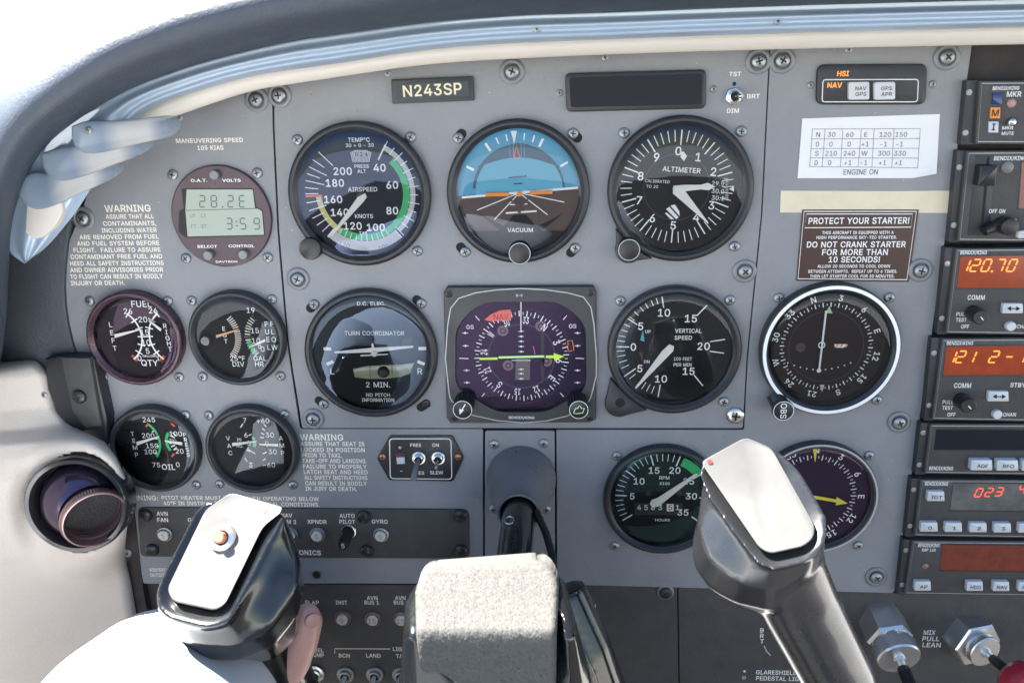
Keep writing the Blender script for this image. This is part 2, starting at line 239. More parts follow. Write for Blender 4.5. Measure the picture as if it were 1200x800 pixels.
class MB:
    def __init__(s, o=(0,0)): s.v=[]; s.f=[]; s.m=[]; s.mats=[]; s.o=o
    def mi(s, m):
        if m not in s.mats: s.mats.append(m)
        return s.mats.index(m)
    def add(s, vs, fs, m):
        b = len(s.v); i = s.mi(m)
        s.v += [((x-s.o[0])*.001, -h*.001, (z-s.o[1])*.001) for x, z, h in vs]
        for f in fs: s.f.append(tuple(b+k for k in f)); s.m.append(i)
    def poly(s, pts, h, m):
        a = sum(pts[i][0]*pts[(i+1)%len(pts)][1]-pts[(i+1)%len(pts)][0]*pts[i][1] for i in range(len(pts)))
        if a < 0: pts = pts[::-1]
        s.add([(x,z,h) for x,z in pts], [tuple(range(len(pts)))], m)
    def loft(s, loops, m, cap=True, base=False, closed=True):       # loops of (x,z,h), CCW seen from the viewer, base first
        n = len(loops[0]); vs = [p for l in loops for p in l]; fs = []
        for k in range(len(loops)-1):
            for i in range(n if closed else n-1):
                j = (i+1) % n
                fs.append((k*n+i, k*n+j, (k+1)*n+j, (k+1)*n+i))
        if cap: fs.append(tuple(range((len(loops)-1)*n, len(loops)*n)))
        if base: fs.append(tuple(range(n-1, -1, -1)))
        s.add(vs, fs, m)
    def lathe(s, prof, m, c=(0,0), seg=64, cap=False):
        loops = [[(c[0]+r*math.cos(t*2*math.pi/seg), c[1]+r*math.sin(t*2*math.pi/seg), h) for t in range(seg)] for r, h in prof]
        s.loft(loops, m, cap=cap)
    def disc(s, r, h, m, c=(0,0), seg=48):
        s.poly([(c[0]+r*math.cos(t*2*math.pi/seg), c[1]+r*math.sin(t*2*math.pi/seg)) for t in range(seg)], h, m)
    def arc(s, a0, a1, ra, rb, h, m, c=(0,0)):       # degrees clockwise from the top
        n = max(2, int(abs(a1-a0)/4)+1); vs = []
        for k in range(n+1):
            a = math.radians(a0+(a1-a0)*k/n)
            for r in (ra, rb): vs.append((c[0]+r*math.sin(a), c[1]+r*math.cos(a), h))
        s.add(vs, [(2*k, 2*k+2, 2*k+3, 2*k+1) if rb < ra else (2*k, 2*k+1, 2*k+3, 2*k+2) for k in range(n)], m)
    def tick(s, a, ra, rb, w, h, m, c=(0,0)):
        a = math.radians(a); dx, dz = math.sin(a), math.cos(a)
        s.line((c[0]+dx*ra, c[1]+dz*ra), (c[0]+dx*rb, c[1]+dz*rb), w, h, m)
    def line(s, p, q, w, h, m, w2=None):
        w2 = w if w2 is None else w2
        dx, dz = q[0]-p[0], q[1]-p[1]; l = math.hypot(dx, dz) or 1; nx, nz = -dz/l/2, dx/l/2
        s.poly([(p[0]+nx*w, p[1]+nz*w), (p[0]-nx*w, p[1]-nz*w), (q[0]-nx*w2, q[1]-nz*w2), (q[0]+nx*w2, q[1]+nz*w2)], h, m)
    def path(s, pts, w, h, m, closed=False):
        n = len(pts)
        L = []; 
        for i in range(n):
            a = pts[(i-1) % n] if (closed or i > 0) else pts[i]; b = pts[(i+1) % n] if (closed or i < n-1) else pts[i]
            dx, dz = b[0]-a[0], b[1]-a[1]; l = math.hypot(dx, dz) or 1
            L.append((-dz/l*w/2, dx/l*w/2))
        vs = []
        for p, q in zip(pts, L): vs += [(p[0]+q[0], p[1]+q[1], h), (p[0]-q[0], p[1]-q[1], h)]
        fs = [(2*i, 2*i+1, 2*((i+1) % n)+1, 2*((i+1) % n)) for i in range(n if closed else n-1)]
        s.add(vs, fs, m)
    def prism(s, pts, h0, h1, m, ch=0, base=False, top=None):
        a = sum(pts[i][0]*pts[(i+1)%len(pts)][1]-pts[(i+1)%len(pts)][0]*pts[i][1] for i in range(len(pts)))
        if a < 0: pts = pts[::-1]
        L = [[(x,z,h0) for x,z in pts], [(x,z,h1-ch) for x,z in pts]]
        if ch:
            i2 = inset(pts, ch*.3); L.append([(x,z,h1-ch*.3) for x,z in i2]); i3 = inset(pts, ch); L.append([(x,z,h1) for x,z in i3])
        s.loft(L, m, cap=top is None, base=base)
        if top is not None: s.poly([(p[0],p[1]) for p in L[-1]], h1, top)
    def text(s, t, x, z, hh, m, h, w=None, rot=0, bold=.012, al='C'):
        vs, fs = text_geo(t, bold); 
        if not vs: return
        lo, hi = cap(bold); x0 = min(v[0] for v in vs); x1 = max(v[0] for v in vs)
        k = hh/(hi-lo); kx = (w/(x1-x0)) if w else k
        ax = {'C': (x0+x1)/2, 'L': x0, 'R': x1}[al]
        c, sn = math.cos(math.radians(-rot)), math.sin(math.radians(-rot)); out = []
        for vx, vy, ly in vs:
            a, b = (vx-ax)*kx, (vy-(lo+hi)/2)*k
            out.append((x+a*c-b*sn, z+a*sn+b*c, h+.012*ly))
        s.add(out, fs, m)
    def T(s, t, px, py, hpx, m, h, wpx=None, rot=0, bold=.012, al='C'):      # sizes in picture pixels, set on the plane at height h
        x, z = P(px, py, h); k = sc(px, py, h); kv = scv(px, py, h)
        s.text(t, x, z, hpx*kv, m, h, wpx*k if wpx else None, rot, bold, al)
    def tube(s, pts, rad, m, seg=20, caps=True, flat=1.0):     # 3-D points (x,z,h)
        n = len(pts); rad = rad if isinstance(rad, (list, tuple)) else [rad]*n
        V = [Vector(p) for p in pts]; loops = []; ref = None
        for i in range(n):
            d = (V[min(i+1, n-1)]-V[max(i-1, 0)]).normalized()
            if ref is None:
                ref = Vector((0,1,0)) if abs(d.y) < .8 else Vector((1,0,0))
            a = (ref - d*ref.dot(d)).normalized(); ref = a; b = d.cross(a)
            loops.append([tuple(V[i] + a*rad[i]*math.cos(t*2*math.pi/seg) + b*rad[i]*flat*math.sin(t*2*math.pi/seg)) for t in range(seg)])
        s.loft(loops, m, cap=caps, base=caps)
    def sphere(s, c, r, m, seg=16, rings=10):
        prof = [(r*math.sin(math.pi*k/rings), -r*math.cos(math.pi*k/rings)) for k in range(rings+1)]
        loops = [[(c[0]+q*math.cos(t*2*math.pi/seg), c[1]+q*math.sin(t*2*math.pi/seg), c[2]+h) for t in range(seg)] for q, h in prof]
        s.loft(loops, m, cap=False)
    def mesh(s, name, smooth=True, ang=32):
        me = bpy.data.meshes.new(name); me.from_pydata(s.v, [], s.f)
        for m in s.mats: me.materials.append(m)
        me.polygons.foreach_set('material_index', s.m)
        bm = bmesh.new(); bm.from_mesh(me)
        bmesh.ops.dissolve_degenerate(bm, dist=1e-7, edges=bm.edges)
        bm.to_mesh(me); bm.free()
        me.update()
        if smooth:
            me.polygons.foreach_set('use_smooth', [True]*len(me.polygons)); me.set_sharp_from_angle(angle=math.radians(ang))
        return me
    def build(s, name, parent=None, **k):
        o = bpy.data.objects.new(name, s.mesh(name, **k)); COL.objects.link(o)
        if parent: o.parent = parent
        return o
def inset(pts, d):
    n = len(pts); out = []
    for i in range(n):
        p0, p1, p2 = pts[i-1], pts[i], pts[(i+1) % n]
        e1 = (p1[0]-p0[0], p1[1]-p0[1]); e2 = (p2[0]-p1[0], p2[1]-p1[1])
        l1 = math.hypot(*e1) or 1e-9; l2 = math.hypot(*e2) or 1e-9
        n1 = (-e1[1]/l1, e1[0]/l1); n2 = (-e2[1]/l2, e2[0]/l2)
        bx, bz = n1[0]+n2[0], n1[1]+n2[1]; q = max(.35, (bx*bx+bz*bz)/2)
        out.append((p1[0]+bx*d/q/1.0*1.0, p1[1]+bz*d/q))
    return out
def rrect(x0, z0, x1, z1, r, n=5):
    out = []
    for cx, cz, a in ((x1-r, z0+r, -90), (x1-r, z1-r, 0), (x0+r, z1-r, 90), (x0+r, z0+r, 180)):
        for k in range(n+1):
            t = math.radians(a+90*k/n); out.append((cx+r*math.cos(t), cz+r*math.sin(t)))
    return out
def rpoly(pts, r, n=5):         # round the corners of a polygon
    a = sum(pts[i][0]*pts[(i+1)%len(pts)][1]-pts[(i+1)%len(pts)][0]*pts[i][1] for i in range(len(pts)))
    if a < 0: pts = pts[::-1]
    out = []; N = len(pts)
    for i in range(N):
        p0, p1, p2 = Vector(pts[i-1]), Vector(pts[i]), Vector(pts[(i+1) % N])
        d0 = (p0-p1); d2 = (p2-p1); q = min(r, d0.length*.45, d2.length*.45)
        A = p1+d0.normalized()*q; B = p1+d2.normalized()*q
        for k in range(n+1):
            t = k/n; out.append(tuple(A*(1-t)**2 + p1*2*t*(1-t) + B*t*t))
    return out
def pp(pts, h=0): return [P(x, y, h) for x, y in pts]
def tag(o, label, cat, group=None):
    o['label'] = label; o['category'] = cat
    if group: o['group'] = group
    return o
def thing(name, label, cat, o=(0,0), group=None, h=0):
    e = bpy.data.objects.new(name, None); COL.objects.link(e); e.location = (o[0]*.001, -h*.001, o[1]*.001); e.empty_display_size = .02
    return tag(e, label, cat, group)
# screws -----------------------------------------------------------
def screw_mesh(r, hd, m, washer=None, name='screw'):
    b = MB()
    h0 = 0
    if washer:
        b.lathe([(washer,0),(washer,.7),(washer*.93,1.1),(washer*.72,1.3),(washer*.66,1.0)], WASH, seg=32); h0 = .9
    prof = [(r,h0),(r,h0+hd*.35)] + [(r*math.cos(t), h0+hd*.35+hd*.65*math.sin(t)) for t in (.35,.7,1.05,1.35)]
    b.lathe(prof, m, seg=24, cap=True)
    for a in (0, 90):
        c, s_ = math.cos(math.radians(a)), math.sin(math.radians(a)); L, W = r*.5, r*.11
        top = h0+hd+.03
        b.poly([(c*x-s_*z, s_*x+c*z) for x, z in ((-L,-W),(L,-W),(L,W),(-L,W))], top + (0.01 if a else 0), SLOT)
    return b.mesh(name, ang=50)
SM = {}
def screw(parent, px, py, kind='small', o=(0,0), h=0, name='screw'):
    if kind not in SM:
        SM[kind] = {'small': lambda: screw_mesh(3.1, 1.7, SCREW), 'big': lambda: screw_mesh(3.9, 2.2, SCREW, washer=6.9),
            'bright': lambda: screw_mesh(5.4, 2.6, SCREWB), 'black': lambda: screw_mesh(4.3, 2.4, SCREWK, washer=5.6),
            'smallblack': lambda: screw_mesh(2.6, 1.2, SCREWK), 'copper': lambda: screw_mesh(2.2, 1.0, SCREWC), 'tiny': lambda: screw_mesh(1.9,1.0,SCREW),
            'blackdome': lambda: screw_mesh(4.6, 2.8, SCREWK)}[kind]()
    e = bpy.data.objects.new(name, SM[kind]); COL.objects.link(e); e.parent = parent
    x, z = P(px, py, h+1); e.location = ((x-o[0])*.001, -h*.001, (z-o[1])*.001); e.rotation_euler = (0, random.uniform(0, 3.1), 0)
    return e
# ================================================================ INSTRUMENTS
class G:        # one round instrument
    def __init__(s, name, label, cat, cx, cy, rx, group=None, bez=BEZ, H=6.5, rin=.865, hd=1.3, lens=LENS, steps=None, seg=96, lens_r=None):
        s.o = P(cx, cy, H*.6); s.R = rx*sc(cx, cy, H*.6); s.hd = hd; s.H = H
        s.t = thing(name, label, cat, s.o, group)
        R = s.R; b = MB((0,0))
        prof = steps or [(1,0),(1,H-1.6),(.985,H-.7),(.965,H-.2),(.945,H),(.925,H-.1),(rin+.02,H-2.2),(rin+.005,H-2.6),(rin,hd)]
        b.lathe([(r*R, h) for r, h in prof], bez, seg=seg)
        s.b = b; s.rin = rin*R
        s.d = MB((0,0))
        s.lens = lens; s.lens_r = lens_r
    def c(s, f, x, y): s.f = f; s.c0 = P(*f(x, y), s.hd); s.cl = (s.c0[0]-s.o[0], s.c0[1]-s.o[1]); return s
    def L(s, x, y, h=None):        # crop pixel to local mm
        q = P(*s.f(x, y), s.hd if h is None else h); return (q[0]-s.o[0], q[1]-s.o[1])
    def k(s, f=1): a = s.L(0,0); b = s.L(100,0); return math.hypot(a[0]-b[0], a[1]-b[1])/100
    def T(s, t, x, y, hh, m=WHITE, w=None, rot=0, bold=.02, al='C', mb=None, dh=.12):
        k = s.k(); q = s.L(x, y); (mb or s.d).text(t, q[0], q[1], hh*k/.96, m, s.hd+dh, w*k if w else None, rot, bold, al)
    def finish(s, knob=None, dial=DIAL, lh=4.2, dome=1.2, dialr=None):
        s.b.build('bezel', s.t)
        s.d.disc(dialr or s.rin*1.01, s.hd, dial, seg=96); s.d.build('dial', s.t)
        if s.lens:
            r = (s.lens_r or (s.rin/s.R+.012))*s.R; b = MB((0,0)); n = 6
            b.lathe([(r*math.cos(t), s.H-2.4+dome*math.sin(t)) for t in [math.pi/2*k/n for k in range(n)]], s.lens, seg=64, cap=True)
            b.build('lens', s.t)
    def needle(s, pts, m=NEEDLE, h=1.6, name='needle', label=None, thick=.4):
        b = MB((0,0)); b.prism([s.L(*p) if s.f else p for p in pts], s.hd+h, s.hd+h+thick, m); o = b.build(name, s.t, smooth=False)
        if label: o['label'] = label
        return o
    def hub(s, x, y, r, m=KNOB, h=2.2):
        q = s.L(x, y); b = MB((0,0)); b.lathe([(r, s.hd+.3),(r, s.hd+h),(r*.85, s.hd+h+.3)], m, c=q, seg=24, cap=True); return b.build('hub', s.t)
    def screws(s, L, kind='small', slots=None):
        for i, (x, y) in enumerate(L): screw(s.t, x, y, kind, s.o, 0, 'mounting_screw')
def knob(parent, o, px, py, rpx, h, m=KNOB, ring=None, knurl=0, name='knob', h0=1, ringw=.1, fn=None):
    x, z = P(px, py, h); x -= o[0]; z -= o[1]; r = rpx*sc(px, py, h); b = MB((0,0)); seg = 48
    loops = []
    for q, hh in ((1,h0),(1,h-.8),(.95,h-.2),(.88,h)):
        L = []
        for t in range(seg):
            rr = r*q*(1 + (knurl*(.5 if t % 2 else -.5) if q == 1 else 0)); L.append((x+rr*math.cos(t*2*math.pi/seg), z+rr*math.sin(t*2*math.pi/seg), hh))
        loops.append(L)
    b.loft(loops, m)
    if ring: b.arc(0, 360, r*.97-r*ringw*1.2, r*.88, h+.12, ring, c=(x, z))
    if fn: fn(b, x, z, r, h+.12)
    return b.build(name, parent)
W2 = 0
# ---- airspeed
f = crop(2.964, 320, 60)
g = G('airspeed_indicator', 'airspeed dial reading knots with green, silver and yellow arcs', 'gauge', 421, 228.5, 83, 'round flight instruments in the panel', lens=LENSA).c(f, 311, 494)
K = g.k(); d = g.d; h = g.hd; C = g.cl
d.arc(140, 222, 172*K, 207*K, h+.06, SILV, C)
d.arc(28.6, 137, 172*K, 190*K, h+.1, SILV, C); d.arc(44, 213, 146*K, 170*K, h+.1, GREEN, C); d.arc(213, 266, 150*K, 170*K, h+.1, YEL, C)
for a in range(0, 17):
    t = 29+ (137-29)*a/12.0
    if t > 140: break
    d.tick(t, (170 if a % 2 else 165)*K, (200 if a % 2 else 207)*K, 2.6*K, h+.16, WHITE, C)
d.tick(28.6, 132*K, 192*K, 5*K, h+.18, WHITE, C)
for a in (150, 157, 164, 171, 178, 185, 192, 199, 206, 213): d.tick(a, 150*K, 172*K, 2.6*K, h+.16, WHITE if a % 14 else BLK, C)
for a in (221, 229, 237, 245, 253, 261, 270, 276, 283, 290, 297, 305, 314.6): d.tick(a, (140 if a in (253, 283, 297, 314.6) else 160)*K, 208*K, 3*K, h+.16, WHITE, C)
d.tick(267.5, 148*K, 207*K, 7*K, h+.19, RED, C)
d.tick(140, 172*K, 208*K, 3*K, h+.2, WHITE, C); d.tick(222, 172*K, 208*K, 3*K, h+.2, WHITE, C)
for s_, x, y in (('40',370,405),('60',414,465),('80',414,554),('100',357,612),('120',277,607),('140',232,560),('160',209,515),('180',215,458),('200',242,417)): g.T(s_, x, y, 26, bold=.03)
g.T('TEMP°C', 298, 308, 14); g.T('30 + 0 - 30', 301, 327, 12)
d.prism([g.L(*q) for q in ((268,352),(284,344),(325,344),(342,352),(334,386),(276,386))], h+.02, h+.1, SILV)
for x in range(272, 342, 6): d.line(g.L(x, 345+abs(306-x)*.1), g.L(306+(x-306)*.75, 386), 1.6*K, h+.16, BLK)
for s_, x in (('0',290),('2',307),('4',324)): g.T(s_, x, 358, 13, BLK, dh=.2)
g.T('PRESS', 308, 400, 12); g.T('ALT', 308, 417, 12); g.T('AIRSPEED', 311, 480, 15, w=106); g.T('KNOTS', 316, 573, 14); g.T('TAS', 313, 632, 11)
g.T('120', 248, 672, 15, BLK, rot=18, bold=0, dh=.2); g.T('100', 384, 680, 15, BLK, rot=-14, bold=0, dh=.2)
g.finish()
g.needle([(322,492),(328,506),(316,522),(208,640),(203,642),(204,636),(296,506)], h=1.4); g.hub(306, 505, 17*K, h=1.2)
knob(g.t, g.o, 363, 292, 13, 9, KNOB, knurl=.02)
g.screws([(348,164),(481,161),(489,294.5)])
# ---- attitude
f = crop(2.964, 500, 60)
g = G('attitude_indicator', 'artificial horizon with blue sky half and brown ground half under an orange pointer', 'gauge', 607, 225.5, 83.5, 'round flight instruments in the panel', hd=.6).c(f, 318, 487)
K = g.k(); d = g.d; h = g.hd; C = g.cl; R = g.rin
def half(r, a0, hh, m, c, n=40):     # half disc; a0 = clockwise angle where it starts
    pts = [(c[0]+r*math.sin(math.radians(a0+180*k/n)), c[1]+r*math.cos(math.radians(a0+180*k/n))) for k in range(n+1)]
    d.poly(pts, hh, m)
half(R, -94, h+.1, SKYB, C); half(R, 86, h+.1, BRN, C)
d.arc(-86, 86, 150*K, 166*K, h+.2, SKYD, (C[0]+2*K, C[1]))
half(158*K, -94, h+.3, SKYL, (C[0]+4*K, C[1]-4*K)); half(158*K, 86, h+.3, BRN, (C[0]+4*K, C[1]-4*K))
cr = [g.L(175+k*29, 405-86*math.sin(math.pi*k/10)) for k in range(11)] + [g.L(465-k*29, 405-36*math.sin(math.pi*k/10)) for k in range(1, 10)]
d.poly(cr, h+.4, SKYD)  # recess shade drawn as a flat dark crescent
cr = [g.L(180+k*29.5, 560+86*math.sin(math.pi*k/10)) for k in range(11)] + [g.L(475-k*29.5, 560+56*math.sin(math.pi*k/10)) for k in range(1, 10)]
d.poly(cr, h+.4, DIAL)
d.line(g.L(122,508), g.L(526,474), 8*K, h+.5, WHITE)
for a, w, l in ((-64,9,32),(-34,9,36),(-22,5,28),(-11.5,5,28),(7,5,28),(17,5,28),(26,9,34),(60,7,34)): d.tick(a, (208-l)*K, 205*K, w*K, h+.5, WHITE, C)
d.poly([g.L(*q) for q in ((292,277),(314,277),(304,322))], h+.55, WHITE)
d.path([g.L(*q) for q in ((304,369),(312,326),(323,369))], 6*K, h+.6, RED, closed=True)
for x in (288, 300, 327, 338): d.line(g.L(x, 300), g.L(x+2, 368), 1.5*K, h+.55, SKYL)
d.line(g.L(285,439), g.L(348,434), 4*K, h+.5, BLK); d.line(g.L(302,461), g.L(333,459), 4*K, h+.5, BLK)
for x, y in ((175,552),(235,585),(420,568),(478,524)): d.line(g.L(322,492), g.L(x,y), 3.5*K, h+.5, WHITE)
d.line(g.L(275,562), g.L(382,555), 6*K, h+.5, WHITE); d.line(g.L(290,533), g.L(350,530), 4*K, h+.5, WHITE)
ch = [g.L(x, 640) for x in (160, 478)]
ang = [math.radians(a) for a in range(130, 231, 5)]
d.poly([(C[0]+R*math.sin(a), C[1]+R*math.cos(a)) for a in ang], h+.62, DIAL)
g.finish(dial=DIAL)
b = MB(); b.prism([g.L(*q) for q in ((303,568),(345,568),(400,632),(245,632))], h+.7, h+1.2, DIAL, ch=.2); g.T('VACUUM', 325, 620, 15, mb=b, dh=1.3); b.build('mask_plate', g.t)
b = MB()
for p, q in (((205,497),(286,496)),((358,491),(437,488))): b.line(g.L(*p), g.L(*q), 13*K, h+1.9, ORANGE)
b.disc(9*K, h+1.9, ORANGE, g.L(322,495)); b.arc(100, 260, 30*K, 36*K, h+1.8, BRN, g.L(322,500)); b.line(g.L(322,520), g.L(322,560), 12*K, h+1.85, BRN); b.build('miniature_aeroplane', g.t)
knob(g.t, g.o, *f(323,703), 13.5, 8, KNOB, ring=HSIL, ringw=.02)
for (x, y), (dx, dy) in zip(((537,162),(671.5,156.5),(545,295.5),(674,291)), ((4,-5),(5,5),(-5,-6),(-5,5))):
    b = MB(g.o); b.line(P(x-dx*.4, y-dy*.4, 0), P(x+dx, y+dy, 0), 5.6, .12, SLOT); b.disc(2.8, .14, SLOT, P(x+dx, y+dy, 0)); b.build('slot', g.t)
g.screws([(537,162),(671.5,156.5),(545,295.5),(674,291)])
# ---- altimeter
f = crop(2.963, 690, 60)
g = G('altimeter', 'altimeter dial numbered 0 to 9 with two white hands and a striped flag', 'gauge', 797, 222.5, 85.5, 'round flight instruments in the panel').c(f, 305, 473)
K = g.k(); d = g.d; h = g.hd; C = g.cl
q = g.L(140, 690, 2); d.disc(.1, h, DIAL, C)
def lug(g, x, y, r, m=BEZ, H=4.5):
    q = g.L(x, y, H); b = MB(); R = g.R*.97; L = math.hypot(*q); ux, uz = q[0]/L, q[1]/L; nx, nz = -uz, ux
    pts = []
    a0 = math.atan2(uz, ux)
    pts.append((ux*R-nx*r*1.7, uz*R-nz*r*1.7))
    for k in range(-5, 6): t = a0+math.radians(k*15); pts.append((q[0]+r*math.cos(t), q[1]+r*math.sin(t)))
    pts.append((ux*R+nx*r*1.7, uz*R+nz*r*1.7)); pts += [(ux*R*1.02+nx*r*1.0, uz*R*1.02+nz*r*1.0), (ux*R*1.02-nx*r*1.0, uz*R*1.02-nz*r*1.0)]
    b.prism(pts, 0, H, m, ch=.9); return b.build('lug', g.t)
for n in range(50):
    a = 3+n*7.2; M = n % 5 == 0
    d.tick(a, (150 if M else 162)*K, 203*K, (4.6 if M else 3)*K, h+.12, WHITE, C)
for s_, x, y in (('0',311,347),('1',380,368),('2',433,419),('3',426,535),('4',373,577),('5',293,605),('6',221,580),('7',175,518),('8',180,434),('9',235,369)): g.T(s_, x, y, 29, bold=.02, rot=4)
g.T('ALTIMETER', 322, 412, 17, rot=4); g.T('CALIBRATED', 238, 452, 10, rot=3, bold=.005); g.T('TO 20', 220, 470, 10, rot=3, bold=.005)
d.prism([g.L(*q) for q in ((430,440),(484,440),(488,516),(432,516))], h+.02, h+.08, BLK)
for s_, y in (('29.9',460),('30.0',486),('30.1',510)): g.T(s_, 448, y, 15, rot=4, bold=.005, dh=.2)
for k in range(14): d.line(g.L(474-(k%3==0)*6,442+k*5.5), g.L(484,442.5+k*5.5), 1.6*K, h+.2, WHITE)
d.poly([g.L(*q) for q in ((486,478),(504,470),(504,488))], h+.2, WHITE)
d.arc(0, 360, 118*K, 120*K, h+.1, BEZG, C)
g.finish()
b = MB(); b.poly([g.L(*q) for q in ((270,578),(282,534),(308,534),(314,583))], g.hd+.5, BLK)
for qs in (((268,548),(279,540),(311,576),(303,583)), ((264,562),(270,560),(296,583),(284,583)), ((283,536),(298,532),(314,556),(315,572))):
    b.poly([g.L(*q) for q in qs], g.hd+.6, WHITE)
b.build('striped_flag', g.t)
g.needle([(318,350),(329,348),(340,364),(330,382),(318,368)], h=.7, name='pointer', thick=.2)
g.needle([(292,466),(330,463),(388,463),(412,456),(438,470),(414,482),(388,479),(335,485),(292,492)], h=1.2)
g.needle([(292,466),(318,464),(414,594),(411,597),(290,492)], h=1.9); g.hub(300, 478, 10*K, m=NEEDLE, h=2.4)
lug(g, 140, 690, 8, H=4.5); knob(g.t, g.o, *f(140,690), 13.5, 10, KNOB, ring=HSIL, ringw=.02, h0=4)
g.screws([(731.5,156),(869,154),(861,289)])
# ---- turn coordinator
f = crop(2.857, 330, 320)
g = G('turn_coordinator', 'turn coordinator with white aeroplane symbol and ball tube, marked L and R', 'gauge', 434.6, 415, 77.3, 'round flight instruments in the panel', rin=.88, lens=LENSB).c(f, 314, 272)
K = g.k(); d = g.d; h = g.hd; C = g.cl
g.T('D.C. ELEC.', 300, 102, 12, w=95); g.T('TURN COORDINATOR', 311, 201, 14, w=202, bold=.005); g.T('L', 170, 328, 21, bold=.005); g.T('R', 463, 328, 21, bold=.005)
g.T('2 MIN.', 323, 373, 18, bold=.005); g.T('NO PITCH', 323, 407, 12, w=82); g.T('INFORMATION', 323, 424, 12, w=112)
for x, y, r in ((153,253,0),(471,252,0),(162,300,-22),(467,300,22)):
    q = g.L(x, y); c_, s_ = math.cos(math.radians(-r)), math.sin(math.radians(-r)); d.poly([(q[0]+(a*c_-b_*s_)*K, q[1]+(a*s_+b_*c_)*K) for a, b_ in ((-13,-5.5),(13,-5.5),(13,5.5),(-13,5.5))], h+.12, CREAM)
d.poly([g.L(*q) for q in ((402,222),(436,215),(436,250),(404,252))], h+.1, BLK); 
g.finish()
b = MB(); top = [(240,318),(290,308),(345,305),(400,303),(446,298)]; bot = [(430,336),(400,345),(345,352),(290,352),(246,346)]
b.prism([g.L(*q) for q in top+bot], h+.2, h+1.4, mat('pale liquid tube', (.30,.31,.22), .15), ch=.5); b.build('ball_tube', g.t)
b = MB(); q = g.L(343, 328); b.sphere((q[0], q[1], h+1.2), 21*K, SLOT); b.line(g.L(297,304), g.L(299,352), 2*K, h+1.6, BLK); b.line(g.L(371,304), g.L(372,350), 2*K, h+1.6, BLK)
b.build('ball', g.t)
b = MB(); q = g.L(312, 266); b.sphere((q[0], q[1], h+1.2), 12*K, WHITE)
b.prism([g.L(*q) for q in ((180,259),(312,246),(443,240),(443,246),(312,262),(180,265))], h+1.4, h+1.9, WHITE)
b.prism([g.L(*q) for q in ((266,271),(358,267),(358,270),(266,275))], h+1.4, h+1.8, WHITE); b.prism([g.L(*q) for q in ((304,232),(309,232),(314,266),(302,266))], h+1.4, h+1.85, WHITE)
b.build('aeroplane_symbol', g.t)
for (x, y), (dx, dy) in zip(((368,357),(493.5,356),(379,474),(499.4,473)), ((-4,4),(-5,-5),(-5,-5),(-6,4))):
    b = MB(g.o); b.line(P(x-dx*.4, y-dy*.4, 0), P(x+dx, y+dy, 0), 5.6, .12, SLOT); b.disc(2.8, .14, SLOT, P(x+dx, y+dy, 0)); b.build('slot', g.t)
g.screws([(368,357),(493.5,356),(379,474)]); screw(g.t, 499.4, 473, 'smallblack', g.o, 0, 'mounting_screw')
# ---- vertical speed
f = crop(2.222, 690, 320)
g = G('vertical_speed_indicator', 'vertical speed dial numbered 0 to 20 up and down with one white needle', 'gauge', 790, 411, 78.5, 'round flight instruments in the panel').c(f, 213, 190)
K = g.k(); d = g.d; h = g.hd; C = g.cl
for p, q, w in (((190,58),(195,90),3),((308,83),(281,111),3),((355,172),(316,178),3),((352,208),(315,203),3),((297,293),(274,265),3),((180,322),(186,290),3),((67,191),(105,192),3.4),((97,115),(126,134),3),((90,270),(122,248),3),((121,298),(146,271),3)):
    d.line(g.L(*p), g.L(*q), w*K, h+.12, WHITE)
for a in (-14,-20,-27,-34,-42,-50): d.tick(a-4, 122*K, 142*K, 2*K, h+.12, WHITE, C)
for a in (-64,-71,-78,-84,-96,-102,-109,-116): d.tick(a, 122*K, 144*K, 2*K, h+.12, WHITE, C)
for a in (-131,-142,-149,-155,-161): d.tick(a, 120*K, 142*K, 2*K, h+.12, WHITE, C)
for s_, x, y in (('0',116,192),('5',135,138),('10',196,103),('15',266,118),('20',299,190),('15',260,255),('10',188,275),('5',133,248)): g.T(s_, x, y, 20)
g.T('VERTICAL', 259, 150, 11, w=70); g.T('SPEED', 246, 168, 11, w=46); g.T('100 FEET', 245, 223, 9, w=48); g.T('PER MIN', 244, 238, 9, w=48); g.T('UP', 154, 152, 8); g.T('DN', 151, 230, 8)
d.poly([g.L(*q) for q in ((141,148),(134,174),(145,178))], h+.1, SKYL); d.poly([g.L(*q) for q in ((131,205),(140,207),(140,233))], h+.1, BRN)
g.finish(); g.needle([(209,183),(221,188),(219,200),(125,296),(121,299),(121,294),(190,200)], h=1.4); g.hub(206, 192, 9*K, h=1.2)
lug(g, 80, 340, 9, H=3.5); b = MB(); b.lathe([(3,3.6),(3,3.75),(1.5,3.7)], SLOT, c=g.L(82,337,3.6), seg=20, cap=True); b.build('adjust_screw', g.t)
g.screws([(727,353),(855.6,352),(848.4,471)])
# ---- CDI
f = crop(4, 860, 320)
g = G('course_deviation_indicator', 'black course indicator with thin white rim, vertical white needle and OBS knob', 'gauge', 972, 409.7, 81.8, 'round flight instruments in the panel', bez=BEZG, H=8, rin=.84, hd=0.8,
      steps=[(1,0),(1,6.6),(.99,7.4),(.96,7.8),(.935,7.6),(.9,6.2),(.85,3.2),(.84,.8)]).c(f, 432, 345)
K = g.k(); d = g.d; h = g.hd; C = g.cl
for n in range(72):
    a = -19+n*5; M = n % 2 == 0
    d.tick(a, (200 if M else 206)*K, (222 if M else 216)*K, (5 if M else 3)*K, h+.12, WHITE, C)
for n, s_ in enumerate(('N','3','6','E','12','15','S','21','24','W','30','33')):
    a = math.radians(-19+n*30); r = 247*K
    d.text(s_, C[0]+r*math.sin(a), C[1]+r*math.cos(a), 29*K, WHITE, h+.12, rot=-19+n*30, bold=.02)
